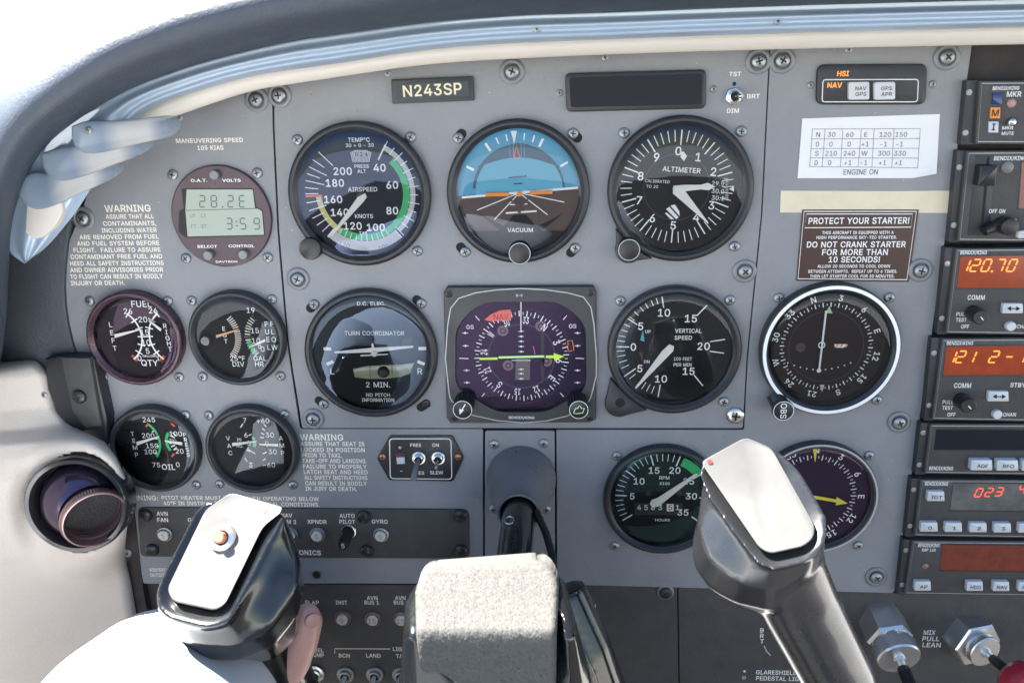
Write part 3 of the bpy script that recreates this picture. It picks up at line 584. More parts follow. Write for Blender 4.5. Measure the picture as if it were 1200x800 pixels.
for k in range(11):
    if k == 5: continue
    u = (k-5)/5; d.disc(3.6*K, h+.14, WHITE, g.L(400+u*147, 452-abs(u)**2*32), seg=14)
d.poly([g.L(*q) for q in ((447,155),(462,188),(428,188))], h+.15, mat('pale green paint',(.45,.68,.35),.6)); d.poly([g.L(*q) for q in ((402,522),(424,522),(414,558))], h+.15, SILV)
d.poly([g.L(*q) for q in ((470,332),(530,332),(534,340),(508,350),(474,348))], h+.15, WHITE)
for x in (474, 496, 518): d.poly([g.L(*q) for q in ((x,347),(x+9,333),(x+17,333),(x+8,347))], h+.2, ORANGE)
d.arc(0, 360, 176*K, 179*K, h+.1, BEZG, C); d.disc(24*K, h+.1, BRN, g.L(313,348), seg=24)
g.T('BENDIX/KING', 422, 637-8, 13, m=LETW, w=122, dh=.3)
g.finish(dial=DIALB)
b = MB(); b.arc(0, 360, g.R*.925, g.R*.975, g.H+.05, WHITE, seg_c if False else (0,0)); b.build('rim_line', g.t)
b = MB(); b.line(g.L(429,172), g.L(395,460), 9*K, h+1.6, WHITE); b.arc(0,360,12*K,17*K,h+1.7,WHITE,g.L(408,333)); b.disc(11*K,h+1.7,WHITE,g.L(395,452)); b.build('needle', g.t)
def obs(b, x, z, r, h): b.text('OBS', x, z, r*.55, WHITE, h, rot=88, bold=.01)
b = MB(); b.tube([(P(*f(195,570),3)[0]-g.o[0], P(*f(195,570),3)[1]-g.o[1], 3), (P(*f(233,645),12)[0]-g.o[0], P(*f(233,645),12)[1]-g.o[1], 9.5)], [5.4,5.4], KNOB, seg=30); b.build('knob_stem', g.t)
knob(g.t, g.o, *f(233,645), 13, 14, KNOB, ring=WHITE, knurl=.03, fn=obs, h0=11, ringw=.03)
g.screws([(913,349.5),(1043,349),(1028,469)])
# ---- tachometer
f = crop(2.222, 690, 320)
g = G('tachometer', 'engine speed dial marked RPM with green arc and hours counter, partly behind the right grip', 'gauge', 777, 586, 70, 'round engine and radio dials in the bottom row', rin=.87, seg=96, lens=LENST).c(f, 193, 583)
K = g.k(); d = g.d; h = g.hd; C = g.cl
for n in range(0, 36):
    a = -123.6+7.12*n; M = n % 5 == 0
    if M or n < 26: d.tick(a, (102 if M else 112)*K, 134*K, (3.6 if M else 2)*K, h+.12, WHITE, C)
d.arc(24, 54, 108*K, 134*K, h+.15, GREEN, C)
for s_, x, y in (('5',113,580),('10',131,541),('15',170,513),('20',224,513),('25',260,541),('30',267,580)): g.T(s_, x, y, 19)
g.T('35', 245, 622, 19)
g.T('RPM', 197, 532, 10); g.T('X100', 197, 547, 8); g.T('HOURS', 192, 642, 8, w=42)
d.poly([g.L(*q) for q in ((119,598),(244,598),(244,629),(119,629))], h+.1, BLK); d.poly([g.L(*q) for q in ((203,600),(221,600),(221,619),(203,619))], h+.14, CREAM)
for s_, x in (('4',131),('5',149),('8',167),('3',186),('5',212),('1',231)): g.T(s_, x, 609, 15, BLK if x == 212 else WHITE, bold=.01, dh=.2)
for x in (155, 235): d.disc(8*K, h+.15, BLK, g.L(x,573), seg=20)
g.finish(); g.needle([(163,586),(158,597),(166,605),(181,603),(283,520),(278,517),(176,582)], h=1.6)
g.screws([(723,534.7),(720.6,640)])
# ---- ADF
f = crop(2.667, 680, 500)
g = G('direction_finder_dial', 'direction finder dial with yellow arrow, half hidden behind the right grip', 'gauge', 956, 583, 72, 'round engine and radio dials in the bottom row', rin=.88, bez=BEZG, lens=LENSP).c(f, 722, 213)
K = g.k(); d = g.d; h = g.hd; C = g.cl
for n in range(72):
    a = 0+n*5; M = n % 2 == 0
    d.tick(a, (122 if M else 128)*K, (140 if M else 136)*K, (3 if M else 2)*K, h+.12, WHITE, C)
for n, s_ in enumerate(('N','3','6','E','12','15','S','21','24','W','30','33')):
    a = math.radians(n*30+1); r = 155*K; d.text(s_, C[0]+r*math.sin(a), C[1]+r*math.cos(a), 20*K, WHITE, h+.12, rot=n*30, bold=.02)
d.poly([g.L(*q) for q in ((727,66),(741,66),(734,112))], h+.2, YELN)
g.finish(dial=DIALV, lens=None) if 0 else g.finish(dial=DIALV)
g.needle([(640,202),(717,208),(798,222),(798,214),(832,234),(796,240),(797,231),(717,218),(640,208)], m=YELN, h=1.5)
g.screws([(1019,534),(1006,639.5)])
b = MB(); b.arc(0, 360, g.R*.955, g.R*.985, g.H-.1, HSIL); b.build('rim_line', g.t)
# ---- small gauges
f = crop(2.857, 60, 320)
SG = 'small engine gauges on the left panel'
def curve(g, cx, cy, r, a0, a1, w, m, dh=.14): g.d.arc(a0, a1, (r-w/2)*g.k(), (r+w/2)*g.k(), g.hd+dh, m, g.L(cx, cy))
def fan(g, cx, cy, a0, a1, n, ra, rb, w, m=WHITE):
    K = g.k(); c = g.L(cx, cy)
    for i in range(n): g.d.tick(a0+(a1-a0)*i/(n-1), ra*K, rb*K, w*K, g.hd+.13, m, c)
g = G('fuel_quantity_gauge', 'round fuel quantity gauge with reflection-tinted coppery purple bezel, marked LEFT and RIGHT', 'gauge', 158.5, 396.5, 55.5, SG, bez=BEZP, rin=.855, H=7.5, lens=LENSP).c(f, 298, 220)
curve(g, 205, 212, 100, 38, 142, 5, WHITE); fan(g, 205, 212, 40, 140, 7, 86, 112, 4)
curve(g, 428, 212, 100, 218, 322, 5, WHITE); fan(g, 428, 212, 220, 320, 7, 88, 114, 4)
fan(g, 205, 212, 138, 140, 2, 86, 112, 6, RED); fan(g, 428, 212, 220, 222, 2, 88, 114, 6, RED)
for s_, x, y in (('26',257,127),('26',341,125),('20',307,155),('15',313,198),('10',318,232),('5',323,260),('0',296,284),('0',363,284)): g.T(s_, x, y, 18, bold=.005)
g.T('FUEL', 302, 103, 20, bold=.01); g.T('GALLONS', 330, 277, 7, w=48); g.T('QTY', 330, 300, 20, bold=.01)
for s_, x, y in zip('LEFT', (199,203,208,213), (172,199,225,251)): g.T(s_, x, y, 16, bold=.005)
for s_, x, y in zip('RIGHT', (381,386,390,394,398), (177,197,217,235,254)): g.T(s_, x, y, 15, bold=.005)
g.finish(); g.needle([(216,202),(298,185),(298,189),(218,214)], h=1.4); g.needle([(374,184),(332,154),(330,158),(370,192)], h=1.4)
g.screws([(104.5,353),(196,353),(120,442),(209.5,442)])
g = G('exhaust_temperature_gauge', 'black EGT and fuel flow gauge with orange needle and small white-marked knob', 'gauge', 277.7, 396.5, 56, SG, bez=BEZG, rin=.855, H=7.5).c(f, 625, 215)
fan(g, 528, 212, 50, 132, 20, 88, 108, 3, CREAM); fan(g, 745, 212, 226, 318, 16, 78, 96, 3, CREAM)
for a in (318, 290, 268, 246): fan(g, 745, 212, a, a+.1, 2, 70, 98, 4)
curve(g, 745, 212, 87, 226, 262, 12, GREEN, .18)
for s_, x, y in (('19',668,124),('15',682,192),('10',686,226),('0',708,254),('5',698,243)): g.T(s_, x, y, 17, bold=.005)
for s_, x, y in zip('EGT', (578,581,585), (186,207,228)): g.T(s_, x, y, 14, bold=.005)
for i, (a, b_) in enumerate((('F','F'),('U','L'),('E','O'),('L','W'))): g.T(a, 720+i*3, 170+i*26, 16, bold=.005); g.T(b_, 739+i*3, 170+i*26, 16, bold=.005)
g.T('25°F', 624, 285, 16, bold=.005); g.T('DIV', 627, 304, 16, bold=.005); g.T('GAL', 699, 285, 16, bold=.005); g.T('HR', 697, 304, 16, bold=.005)
g.finish(); g.needle([(555,205),(632,184),(633,187),(557,214)], m=mat('orange cream needle',(.75,.42,.2),.5), h=1.4); g.needle([(718,218),(666,243),(667,247),(720,226)], h=1.4)
knob(g.t, g.o, *f(515,228), 5.5, 5.5, WASH, h0=2)
g.screws([(224,352.5),(318,351),(237,441.5),(328.5,441)])
g = G('oil_gauge', 'round oil temperature and pressure gauge with long green arc', 'gauge', 181.5, 526, 52.3, SG, bez=BEZG, rin=.87, H=7.5).c(f, 360, 575)
curve(g, 280, 565, 88, 42, 128, 8, GREEN); curve(g, 440, 565, 56, 236, 306, 10, GREEN)
for x, y, r in ((322,508,45),(408,507,135),(408,608,45)):
    q = g.L(x, y); K = g.k(); a = math.radians(r); g.d.line((q[0]-8*K*math.sin(a), q[1]-8*K*math.cos(a)*-1*-1), (q[0]+8*K*math.sin(a), q[1]+8*K*math.cos(a)), 6*K, g.hd+.2, RED)
for s_, x, y in (('245',327,490),('200',325,543),('150',338,577),('100',333,597),('75',352,641),('0',424,640),('20',430,595),('60',407,563),('100',417,537)): g.T(s_, x, y, 17, bold=.005)
g.T('OIL', 393, 648, 20, bold=.01)
fan(g, 280, 565, 60, 120, 4, 76, 92, 4); fan(g, 440, 565, 230, 320, 6, 30, 46, 4)
for s_, x, y in zip('TEMP', (272,277,281,286), (537,560,583,607)): g.T(s_, x, y, 15, bold=.005)
for s_, x, y in zip('PRESS', (447,450,453,456,459), (540,557,573,590,607)): g.T(s_, x, y, 14, bold=.005)
g.finish(); g.needle([(289,561),(364,541),(365,545),(291,573)], h=1.4); g.needle([(384,555),(442,562),(442,572),(385,560)], h=1.4)
g.screws([(128,486),(217,486.6),(229.5,568.5)])
g = G('suction_ammeter_gauge', 'round vacuum and ammeter gauge marked VAC and AMP beside the green arc', 'gauge', 295.3, 526.5, 53.4, SG, bez=BEZG, rin=.87, H=7.5).c(f, 683, 572)
curve(g, 640, 566, 43, 62, 112, 11, GREEN)
for s_, x, y in (('7',648,492),('6',652,541),('5',662,568),('4',660,590),('3',668,641),('+60',709,493),('30',732,541),('0',722,570),('-30',735,597),('-60',730,641)): g.T(s_, x, y, 17, bold=.005)
g.T('IN', 629, 556, 10, bold=.005); g.T('Hg.', 632, 578, 10, bold=.005)
for s_, x, y in zip('VAC', (592,596,600), (552,577,601)): g.T(s_, x, y, 15, bold=.005)
for s_, x, y in zip('AMP', (769,772,775), (552,576,601)): g.T(s_, x, y, 15, bold=.005)
for p, q in (((634,516),(642,503)),((661,543),(671,538)),((660,590),(684,604)),((648,618),(657,630)),((712,505),(721,514)),((706,518),(716,526)),((703,534),(713,540)),((700,548),(712,551)),((708,604),(720,600)),((708,627),(718,620))): g.d.line(g.L(*p), g.L(*q), 3.5*g.k(), g.hd+.13, WHITE)
g.finish(); g.needle([(609,564),(690,557),(690,561),(610,575)], h=1.4); g.needle([(700,567),(762,567),(762,576),(700,571)], h=1.4)
g.screws([(244,487),(332.7,486),(256.7,567.5),(343,568.5)])
# ---- OAT clock
f = crop(3.479, 60, 110)
g = G('digital_clock', 'round reflection-tinted purple digital clock and thermometer with two-line liquid crystal window', 'clock', 259.5, 254, 58.5, lens=None, bez=mat('face with purple reflection tint', (.078,.054,.064), .35, metal=.3, rvar=.08), H=3,
      steps=[(1,0),(1,1.6),(.99,2.2),(.975,2.4)], hd=2.4).c(f, 694, 500)
PUR = MATS['face with purple reflection tint']; K = g.k()  # purple-brown reflection put into the face colour
for n_, m_ in (('O.A.T.',603),('VOLTS',735)): g.T(n_, m_, 353, 11, WHITE, w=68 if m_ == 603 else 76, bold=.025)
g.T('SELECT', 636, 622, 11, WHITE, w=84, bold=.025); g.T('CONTROL', 776, 620, 11, WHITE, w=108, bold=.025); g.T('DAVTRON', 715, 684, 8, WHITE, w=90, bold=.02)
g.finish(dial=PUR, dialr=g.R*.976)
shape = [(532,386),(824,386),(836,462),(862,474),(873,578),(550,587),(520,562),(521,478),(541,468)]
b = MB(); b.prism([g.L(*q) for q in shape], 2.3, 2.6, BLK); 
b.poly([g.L(*q) for q in ((553,390),(822,390),(832,466),(548,474))], 2.7, LCD); b.poly([g.L(*q) for q in ((548,476),(842,468),(860,478),(868,574),(557,581))], 2.7, LCD)
def seg7(b, ch, x, z, w, hh, t, m, h, sl=.08):
    S7 = {'0':'abcdef','1':'bc','2':'abged','3':'abgcd','4':'fgbc','5':'afgcd','6':'afgedc','7':'abc','8':'abcdefg','9':'abfgcd','E':'afged','-':'g','L':'fed',' ':''}
    P7 = {'a':((0,1),(1,1)),'b':((1,1),(1,.5)),'c':((1,.5),(1,0)),'d':((0,0),(1,0)),'e':((0,.5),(0,0)),'f':((0,1),(0,.5)),'g':((0,.5),(1,.5))}
    for s_ in S7.get(ch, ''):
        (x0,y0),(x1,y1) = P7[s_]; e = .07
        if x0 != x1: x0 += e; x1 -= e
        else: y0 -= e; y1 += e*.6
        pt = lambda u, v: (x+(u-.5)*w+(v-.5)*hh*sl, z+(v-.5)*hh)
        b.line(pt(x0,y0), pt(x1,y1), t, h, m)
    if ch in '.:':
        for v in ((0,) if ch == '.' else (.3,.7)): b.disc(t*.75, h, m, (x, z+(v-.5)*hh), seg=10)
for ch, x in (('2',617),('8',664),('.',697),('2',732),('E',779)): q = g.L(x, 438); seg7(b, ch, q[0], q[1], 22*K, 46*K, 5*K, LCDD, 2.8)
for ch, x in (('3',727),(':',757),('5',783),('9',839)): q = g.L(x, 529); seg7(b, ch, q[0], q[1], 22*K, 44*K, 5*K, LCDD, 2.8)
for s_, x, y in (('UT',578,497),('LT',622,497),('FT',582,540),('ET',625,540)): q = g.L(x,y); b.text(s_, q[0], q[1], 14*K, LCDD, 2.8, bold=0)
b.build('display', g.t)
for x, y in ((662,332),(637,660),(780,657)): knob(g.t, g.o, *f(x,y), 5.4, 6, WASH, h0=2, name='button')
g.screws([(202,205),(301,203),(217.5,303),(313.5,302)])
# ---- HSI
f = crop(4, 500, 320)
class Q: pass
H0 = 4.5
o = P(609, 415, H0)
t = thing('horizontal_situation_indicator', 'square-framed compass instrument with red NAV flag and yellow-green course needle', 'gauge', o)
g = G.__new__(G); g.o = o; g.hd = 1.0; g.H = H0; g.t = t; g.d = MB(); g.f = f; K = g.k(); h = g.hd
fr = [P(*q, H0) for q in ((519.5,336.5),(699,335.5),(698.5,495),(523.5,496))]
out = rpoly([(a-o[0], b_-o[1]) for a, b_ in fr], 2.5, 4)
# window: octagon with cut lower corners
win = [(205,175),(280,135),(600,132),(680,175),(745,245),(750,500),(735,555),(655,600),(560,652),(330,652),(250,605),(150,545),(133,500),(135,260)]
win = rpoly([g.L(*q, H0) for q in win], 6, 4)
def ring(b, outer, inner, h, m):      # flat plate with a hole: outer and inner resampled by angle
    n = 96
    def rs(pts):
        L = []
        cx = sum(p[0] for p in pts)/len(pts); cz = sum(p[1] for p in pts)/len(pts)
        for k in range(n):
            a = 2*math.pi*k/n; dx, dz = math.cos(a), math.sin(a); best = None
            for i in range(len(pts)):
                p, q = pts[i], pts[(i+1) % len(pts)]
                ex, ez = q[0]-p[0], q[1]-p[1]; det = dx*(-ez)+ex*dz
                if abs(det) < 1e-9: continue
                rx, rz = p[0]-cx, p[1]-cz; tt = (rx*(-ez)+ex*rz)/det; u = (dx*rz-dz*rx)/det
                if tt > 0 and -1e-6 <= u <= 1+1e-6 and (best is None or tt > best): best = tt
            L.append((cx+dx*best, cz+dz*best))
        return L
    A, B = rs(outer), rs(inner); return A, B
A, B = ring(None, out, win, 0, None)
b = MB(); b.loft([[(x,z,0) for x,z in A],[(x,z,H0-.7) for x,z in A],[(x*.99,z*.99,H0) for x,z in A],[(x,z,H0) for x,z in B],[(x*.98,z*.98,h) for x,z in B]], BEZG, cap=False)
sil = [(105,560),(88,400),(98,250),(112,165),(150,118),(230,92),(330,78),(440,72),(560,78),(660,92),(735,112),(770,160),(784,240),(795,380),(795,480),(775,560)]
b.path([g.L(*q, H0) for q in sil], 4.5*K, H0+.1, HSIL)
sil = [(118,600),(215,665),(330,690),(450,700),(560,692),(660,668),(760,600)]
b.path([g.L(*q, H0) for q in sil], 4.5*K, H0+.1, HSIL)
b.path([g.L(*q, H0) for q in [(105,560),(110,585),(118,600)]], 4.5*K, H0+.1, HSIL); b.path([g.L(*q, H0) for q in [(775,560),(768,585),(760,600)]], 4.5*K, H0+.1, HSIL)
q = g.L(445,676,H0); b.text('BENDIX/KING', q[0], q[1], 13*K, LETW, H0+.1, w=124*K, bold=.02); q = g.L(435,104,H0); b.text('D-C', q[0], q[1], 11*K, LETW, H0+.1, bold=.02)
b.build('bezel', t)
d = g.d; C = g.L(445, 390)
d.poly([(x*.985,z*.985) for x,z in B], h, DIALV)
d.arc(0, 360, 236*K, 239*K, h+.1, BLK, C); d.disc(162*K, h+.08, mat('violet grey card',(.03,.02,.04),.5), C); d.disc(156*K, h+.1, DIALV, C)
for n in range(72):
    a = 7.5+n*5; M = n % 2 == 0; d.tick(a, (198 if M else 206)*K, (226 if M else 220)*K, (5 if M else 3)*K, h+.14, WHITE, C)
for n, s_ in enumerate(('33','N','3','6','E','12','15','S','21','24','W','30')):
    a = math.radians(7+n*30); r = 180*K; d.text(s_, C[0]+r*math.sin(a), C[1]+r*math.cos(a), 33*K, WHITE, h+.14, w=(28 if len(s_) == 2 else 20)*K, rot=7+n*30, bold=.02)
for x, y, a, b_ in ((228,200,248,222),(640,218,657,198),(258,578,272,562),(626,560,642,578),(152,398,196,400),(697,398,738,400)): d.line(g.L(x,y), g.L(a,b_), 4*K, h+.14, WHITE)
for y in (280,340,455,512):
    for x in ((180+(y-280)*.04), 707): d.line(g.L(x-14,y), g.L(x+14,y), 3*K, h+.14, WHITE); d.disc(5.5*K, h+.16, WHITE, g.L(x,y), seg=12)
for y in (272,296,319,343,367,408,450,470,494):
    L_ = 44 if y == 408 else 13; d.line(g.L(443-L_,y), g.L(443+L_,y), 3*K, h+.2, WHITE); 
    if y != 408: d.disc(5*K, h+.22, WHITE, g.L(443,y), seg=12)
d.poly([g.L(*q) for q in ((418,400),(484,400),(484,500),(414,500))], h+.13, mat('olive card window',(.10,.09,.07),.5))
d.poly([g.L(*q) for q in ((535,270),(550,270),(552,500),(537,500))], h+.13, BLK)
for x, y in ((357,270),(535,248),(382,432),(562,412)): d.arc(0, 360, 14*K, 26*K, h+.13, mat('mauve screw ring',(.16,.09,.11),.4), g.L(x,y)); d.disc(9*K, h+.15, MATS['mauve screw ring'], g.L(x,y), seg=16)
q = g.L(203,252); d.text('GS', q[0], q[1], 20*K, WHITE, h+.14, bold=.01); q = g.L(684,248); d.text('GS', q[0], q[1], 20*K, WHITE, h+.14, bold=.01)
d.path([g.L(*q) for q in ((660,318),(683,314),(690,360),(667,366),(662,350),(650,346),(664,336))], 4*K, h+.3, ORANGE, closed=True)
d.line(g.L(500,342), g.L(508,380), 4*K, h+.2, mat('magenta tick',(.7,.08,.25),.5))
d.build('dial', t, smooth=False)
g.needle([(248,394),(333,392),(333,402),(248,403)], m=LIME, h=.9); g.needle([(338,387),(551,382),(551,391),(338,396)], m=mat('faintly glowing lime bar',(.5,.85,.3),.5,emit=(.4,.9,.3),estr=.05), h=1.1, name='deviation_bar'); g.needle([(559,383),(597,382),(595,371),(646,388),(597,406),(598,395),(560,394)], m=LIME, h=.9)  # bar paint glows a little, with no lamp behind it
g.needle([(440,132),(445,132),(445,272),(440,272)], h=1.5, name='lubber_line'); 
b = MB(); b.prism([g.L(*q) for q in ((272,216),(300,192),(345,172),(392,168),(397,182),(396,219),(300,223))], h+1.0, h+1.3, mat('red flag paint',(.85,.13,.07),.5)); q = g.L(350,202); b.text('NAV', q[0], q[1], 26*K, mat('dark red ink',(.25,.02,.02),.5), h+1.4, bold=0); b.build('warning_flag', t, smooth=False)
b = MB(); b.poly([(x*.99, z*.99) for x, z in B], H0-1.2, LENSV); b.build('lens', t, smooth=False)
def ks(kind):
    def fn(b, x, z, r, h):
        if kind == 0:
            b.line((x+r*.3, z+r*.6), (x-r*.05, z+0), r*.09, h, WHITE); b.poly([(x+r*.15,z-r*.0),(x-r*.3,z+r*.1),(x-r*.3,z-r*.5)], h, WHITE)
        else: b.path([(x+r*a, z+r*c_) for a, c_ in ((-.5,-.35),(-.35,.1),(-.1,.2),(.05,.45),(.3,.15),(.55,.2),(.4,-.3),(-.2,-.4))], r*.09, h, mat('pale green ink',(.5,.75,.45),.5), closed=True)
    return fn
for i, (x, y, x2, y2) in enumerate(((168,640,178,598),(713,640,706,598))):
    a = P(*f(x2,y2), 5); c_ = P(*f(x,y), 15); b = MB(); r = 11.5*sc(*f(x,y),14)
    loops = []
    for u in (0,.5,1):
        loops.append([(a[0]+(c_[0]-a[0])*u-o[0]+r*(1+(.05 if k % 2 else -.03))*math.cos(k*math.pi/20), a[1]+(c_[1]-a[1])*u-o[1]+r*(1+(.05 if k % 2 else -.03))*math.sin(k*math.pi/20), 4.5+9*u) for k in range(40)])
    b.loft(loops, KNOB); kb = b.build('knob', t); 
    cp = knob(kb, o, *f(x,y), 12, 15, KNOB, ring=WHITE, name='knob_cap', h0=13.4, fn=ks(i), ringw=.03)
for x, y in ((105,98),(768,92),(130,678),(766,676)): screw(t, *f(x,y), 'smallblack', o, H0-.8, 'mounting_screw')
# ================================================================ PANEL SHEETS AND LETTERING
def sheet(name, label, px, m=PANEL, h0=-1.6, h1=0, r=1.5, ch=.25, cat='panel'):
    pts = rpoly([P(*q) for q in px], r, 4); cx = sum(p[0] for p in pts)/len(pts); cz = sum(p[1] for p in pts)/len(pts)
    t = thing(name, label, cat, (cx, cz)); b = MB((cx, cz)); b.prism(pts, h0, h1, m, ch=ch); b.build('plate', t, ang=20); t['_o'] = (cx, cz); return t
left = sheet('instrument_panel', 'grey left instrument panel plate carrying the clock and four small engine gauges', [(150,60),(318,60),(319.5,150),(325,270),(336,400),(351.5,502.5),(566,502.5),(566,683.5),(168,683.5),(152,610),(128,515),(92,430),(78,390),(73,345),(78,290),(97,245),(118,170)])
mid = sheet('instrument_panel', 'grey centre instrument panel plate carrying the six main gauges', [(320.5,50),(902,50),(892,250),(875,420),(870.5,501.5),(354,501.5),(338,400),(327,270),(321.5,150)])
right = sheet('instrument_panel', 'grey right instrument panel plate with paper card, tape and brown placard', [(903.5,50),(1139.5,50),(1128,130),(1095,370),(1049,691),(1046,694.5),(653,684.5),(652,503.5),(872,503.5),(876.5,420),(893.5,250)], r=1.2)
insert = sheet('column_cover_plate', 'small grey plate behind the black control column collar', [(568.5,504.5),(650,504.5),(650.5,683),(568,683)])
back = sheet('backing_sheet', 'dark sheet showing in the gaps behind the grey panels', [(130,110),(220,60),(340,30),(1150,20),(1460,20),(1460,900),(170,900),(70,500),(70,280)], m=DARK, h0=-8, h1=-5, r=.5)
# lower black panels
lowl = sheet('switch_panel', 'black lower panel with rows of circuit breakers and switches below the avionics strip', [(300,685.5),(793.5,686.5),(797,900),(280,900)], m=BLACKP, h0=-3, h1=-1.2)
lowr = sheet('lower_panel', 'plain black lower panel marked for glareshield and pedestal lights', [(795,686.5),(1046,695.5),(1455,700),(1455,900),(798.5,900)], m=BLACKP, h0=-3, h1=-1.2)
SC = lambda t, L, kind='big', h=0, name='screw': [screw(t, x, y, kind, tuple(t['_o']), h, name) for x, y in L]
SC(left, [(300,117),(97,256)]); SC(left, [(149,648)], 'small')
SC(mid, [(327,112),(600,84),(889,72),(873,318),(349,327),(367,491)]); SC(mid, [(862,487)], 'bright')
SC(right, [(917,71),(1110,67),(1079,317),(1054,495),(1027,676)])
SC(insert, [(579,521),(637,520),(578,597),(640,597)], 'small')
SC(lowl, [(780,694)], 'black', -1.2)
b = MB(tuple(left['_o'])); b.lathe([(2.9,.05),(2.9,.6),(2.3,.9),(1.9,.3)], KNOB, c=P(371,673), seg=20, cap=True); b.build('rubber_plug', left)
def lettering(t, rows, m=CREAM, h=.12, name='printed_lettering', label=None):
    b = MB(tuple(t['_o']))
    for r in rows:
        s_, x, y, hh = r[:4]; w = r[4] if len(r) > 4 else None; al = r[5] if len(r) > 5 else 'C'; bd = r[6] if len(r) > 6 else .028
        b.T(s_, x, y, hh, m, h, w, rot=-0.3, bold=bd, al=al)
    o = b.build(name, t, smooth=False)
    if label: o['label'] = label
    return o
f = crop(3.479, 60, 110)
def rows(L, hh, s=3.479): return [(s_, *f((x0+x1)/2, y), hh, (x1-x0)/s) for s_, x0, x1, y in L]
lettering(left, rows([('MANEUVERING SPEED',508,782,190)], 5.2)+rows([('105 KIAS',596,702,220)], 5.2))
lettering(left, rows([('WARNING',217,405,467)], 8.2)+rows([('ASSURE THAT ALL',222,418,500),('CONTAMINANTS,',211,428,528),
  ('INCLUDING WATER',205,430,556),('ARE REMOVED FROM FUEL',114,438,583),('AND FUEL SYSTEM BEFORE',104,440,609),('FLIGHT.  FAILURE TO ASSURE',90,445,636),('CONTAMINANT FREE FUEL AND',78,452,663),
  ('HEED ALL SAFETY INSTRUCTIONS',76,458,690),('AND OWNER ADVISORIES PRIOR',76,456,717),('TO FLIGHT CAN RESULT IN BODILY',76,455,744),('INJURY OR DEATH.',80,300,771)], 5.2))
f = crop(2.857, 330, 320)
lettering(left, rows([('WARNING',61,206,549)], 7.4, 2.857)+rows([('ASSURE THAT SEAT IS',63,277,571),('LOCKED IN POSITION',65,278,591),('PRIOR TO TAXI,',67,200,609),('TAKE-OFF AND LANDING.',69,285,628),('FAILURE TO PROPERLY',72,285,647),
  ('LATCH SEAT AND HEED',74,288,665),('ALL SAFETY INSTRUCTIONS',76,287,684),('CAN RESULT IN BODILY',79,285,703),('IN JURY OR DEATH.',80,252,721)], 4.9, 2.857))
lettering(left, [('WARNING:',164,583,5.8,42),('PITOT HEATER MUST BE ON WHEN OPERATING BELOW',281,583.5,4.6,184),('40°F IN INSTRUMENT METEOROLOGICAL CONDITIONS.',282.5,590,4.6,183)])
lettering(left, [('WINTERIZATION',192,667.5,4,34),('OUTSIDE AIR',191,673.5,4,30)])
lettering(mid, [('TST',861.5,87,5.2,14),('BRT',883,113,5.2,15),('DIM',859,130,5.2,14)])
f = crop(3.333, 320, 560); q = lambda x, y: f(x, y)
lettering(lowl, [('FLAP',*q(152,485),4.6,16),('INST',*q(267,485),4.6,13.5),('AVN',*q(387,467),4.6,12.5),('BUS 1',*q(385,485),4.6,17),('AVN',*q(497,467),4.6,12.5),('BUS 2',*q(500,485),4.6,17),('FUEL',*q(172,671),4.6,15),('PUMP',*q(172,690),4.6,16),
  ('BCN',*q(278,692),4.6,13),('LAND',*q(392,692),4.6,17),('TAXI',*q(505,694),4.6,15),('LIGHTS',*q(508,667),4.6,24),('WARN',688,710,4.8,20)], h=-1.05)
b = MB(tuple(lowl['_o'])); b.path([P(*f(x,y),-1.05) for x, y in ((241,683),(241,665),(457,666))], .6, -1.05, CREAM); b.build('printed_bracket_line', lowl, smooth=False)
lettering(lowr, [(c_,893,738+i*6.5,5) for i, c_ in enumerate('BRT')], m=LETW, h=-1.05)
lettering(lowr, [('GLARESHIELD LIGHT',886,787,5,72,'L'),('PEDESTAL LIGHT',886,794,5,60,'L')], m=LETW, h=-1.05)
lettering(lowr, [('MIX',1078+4.5,740.5,5.4,14,'L'),('PULL',1081,747.7,5.4,20,'L'),('LEAN',1081,755,5.4,21.5,'L')], m=LETW, h=-1.05)
b = MB(tuple(lowr['_o'])); b.path([P(x,y,-1.05) for x, y in ((895.5,756),(898,762),(903,767.5))], .45, -1.05, LETW); b.disc(.9,-1.05,LETW,P(872.5,786,-1.05),12); b.arc(0,360,.8,1.2,-1.05,LETW,P(872,793.5,-1.05)); b.build('printed_marks', lowr, smooth=False)
# ================================================================ CIRCUIT BREAKERS, STRIP
def breaker(parent, o, px, py, s_, h=1.5, r=5.3, out=3.2, cap_m=BRKB, rim=SCREW, tilt=(0,0)):
    x, z = P(px, py, h+2); x -= o[0]; z -= o[1]
    b = MB(); b.lathe([(r*1.0,h-1),(r*1.0,h+.9),(r*.93,h+1.4),(r*.8,h+1.5),(r*.74,h+.8),(r*.72,h+.1)], rim, c=(x,z), seg=28); c0 = b.build('circuit_breaker', parent)
    b = MB(); loops = []
    for u, q in ((0,.68),(.85,.68),(1,.6)):
        loops.append([(x+tilt[0]*u+r*q*math.cos(k*math.pi/14), z+tilt[1]*u+r*q*math.sin(k*math.pi/14), h+.2+out*u) for k in range(28)])
    b.loft(loops, cap_m)
    if s_: b.text(s_, x+tilt[0], z+tilt[1], r*.62, mat('grey engraved digit',(.2,.19,.18),.6) if cap_m is BRKB else LETW, h+.3+out, bold=.0)
    b.build('button', c0)
o = P(356, 625, 1)
av = thing('avionics_breaker_strip', 'black breaker strip with rounded corners marked AVIONICS, below the small gauges', 'breaker panel', o)
b = MB(o); b.prism(rpoly([P(*q,1.4) for q in ((161,594.5),(549.5,597),(550,654.5),(164,652))], 5, 5), 0, 1.4, BLACKP, ch=.4); b.build('plate', av)
for x, y in ((170,604),(178,644.6),(539,604.4),(540,646),(426,605.6),(429.5,646.4)): screw(av, x, y, 'blackdome', o, 1.4)
b = MB(o)
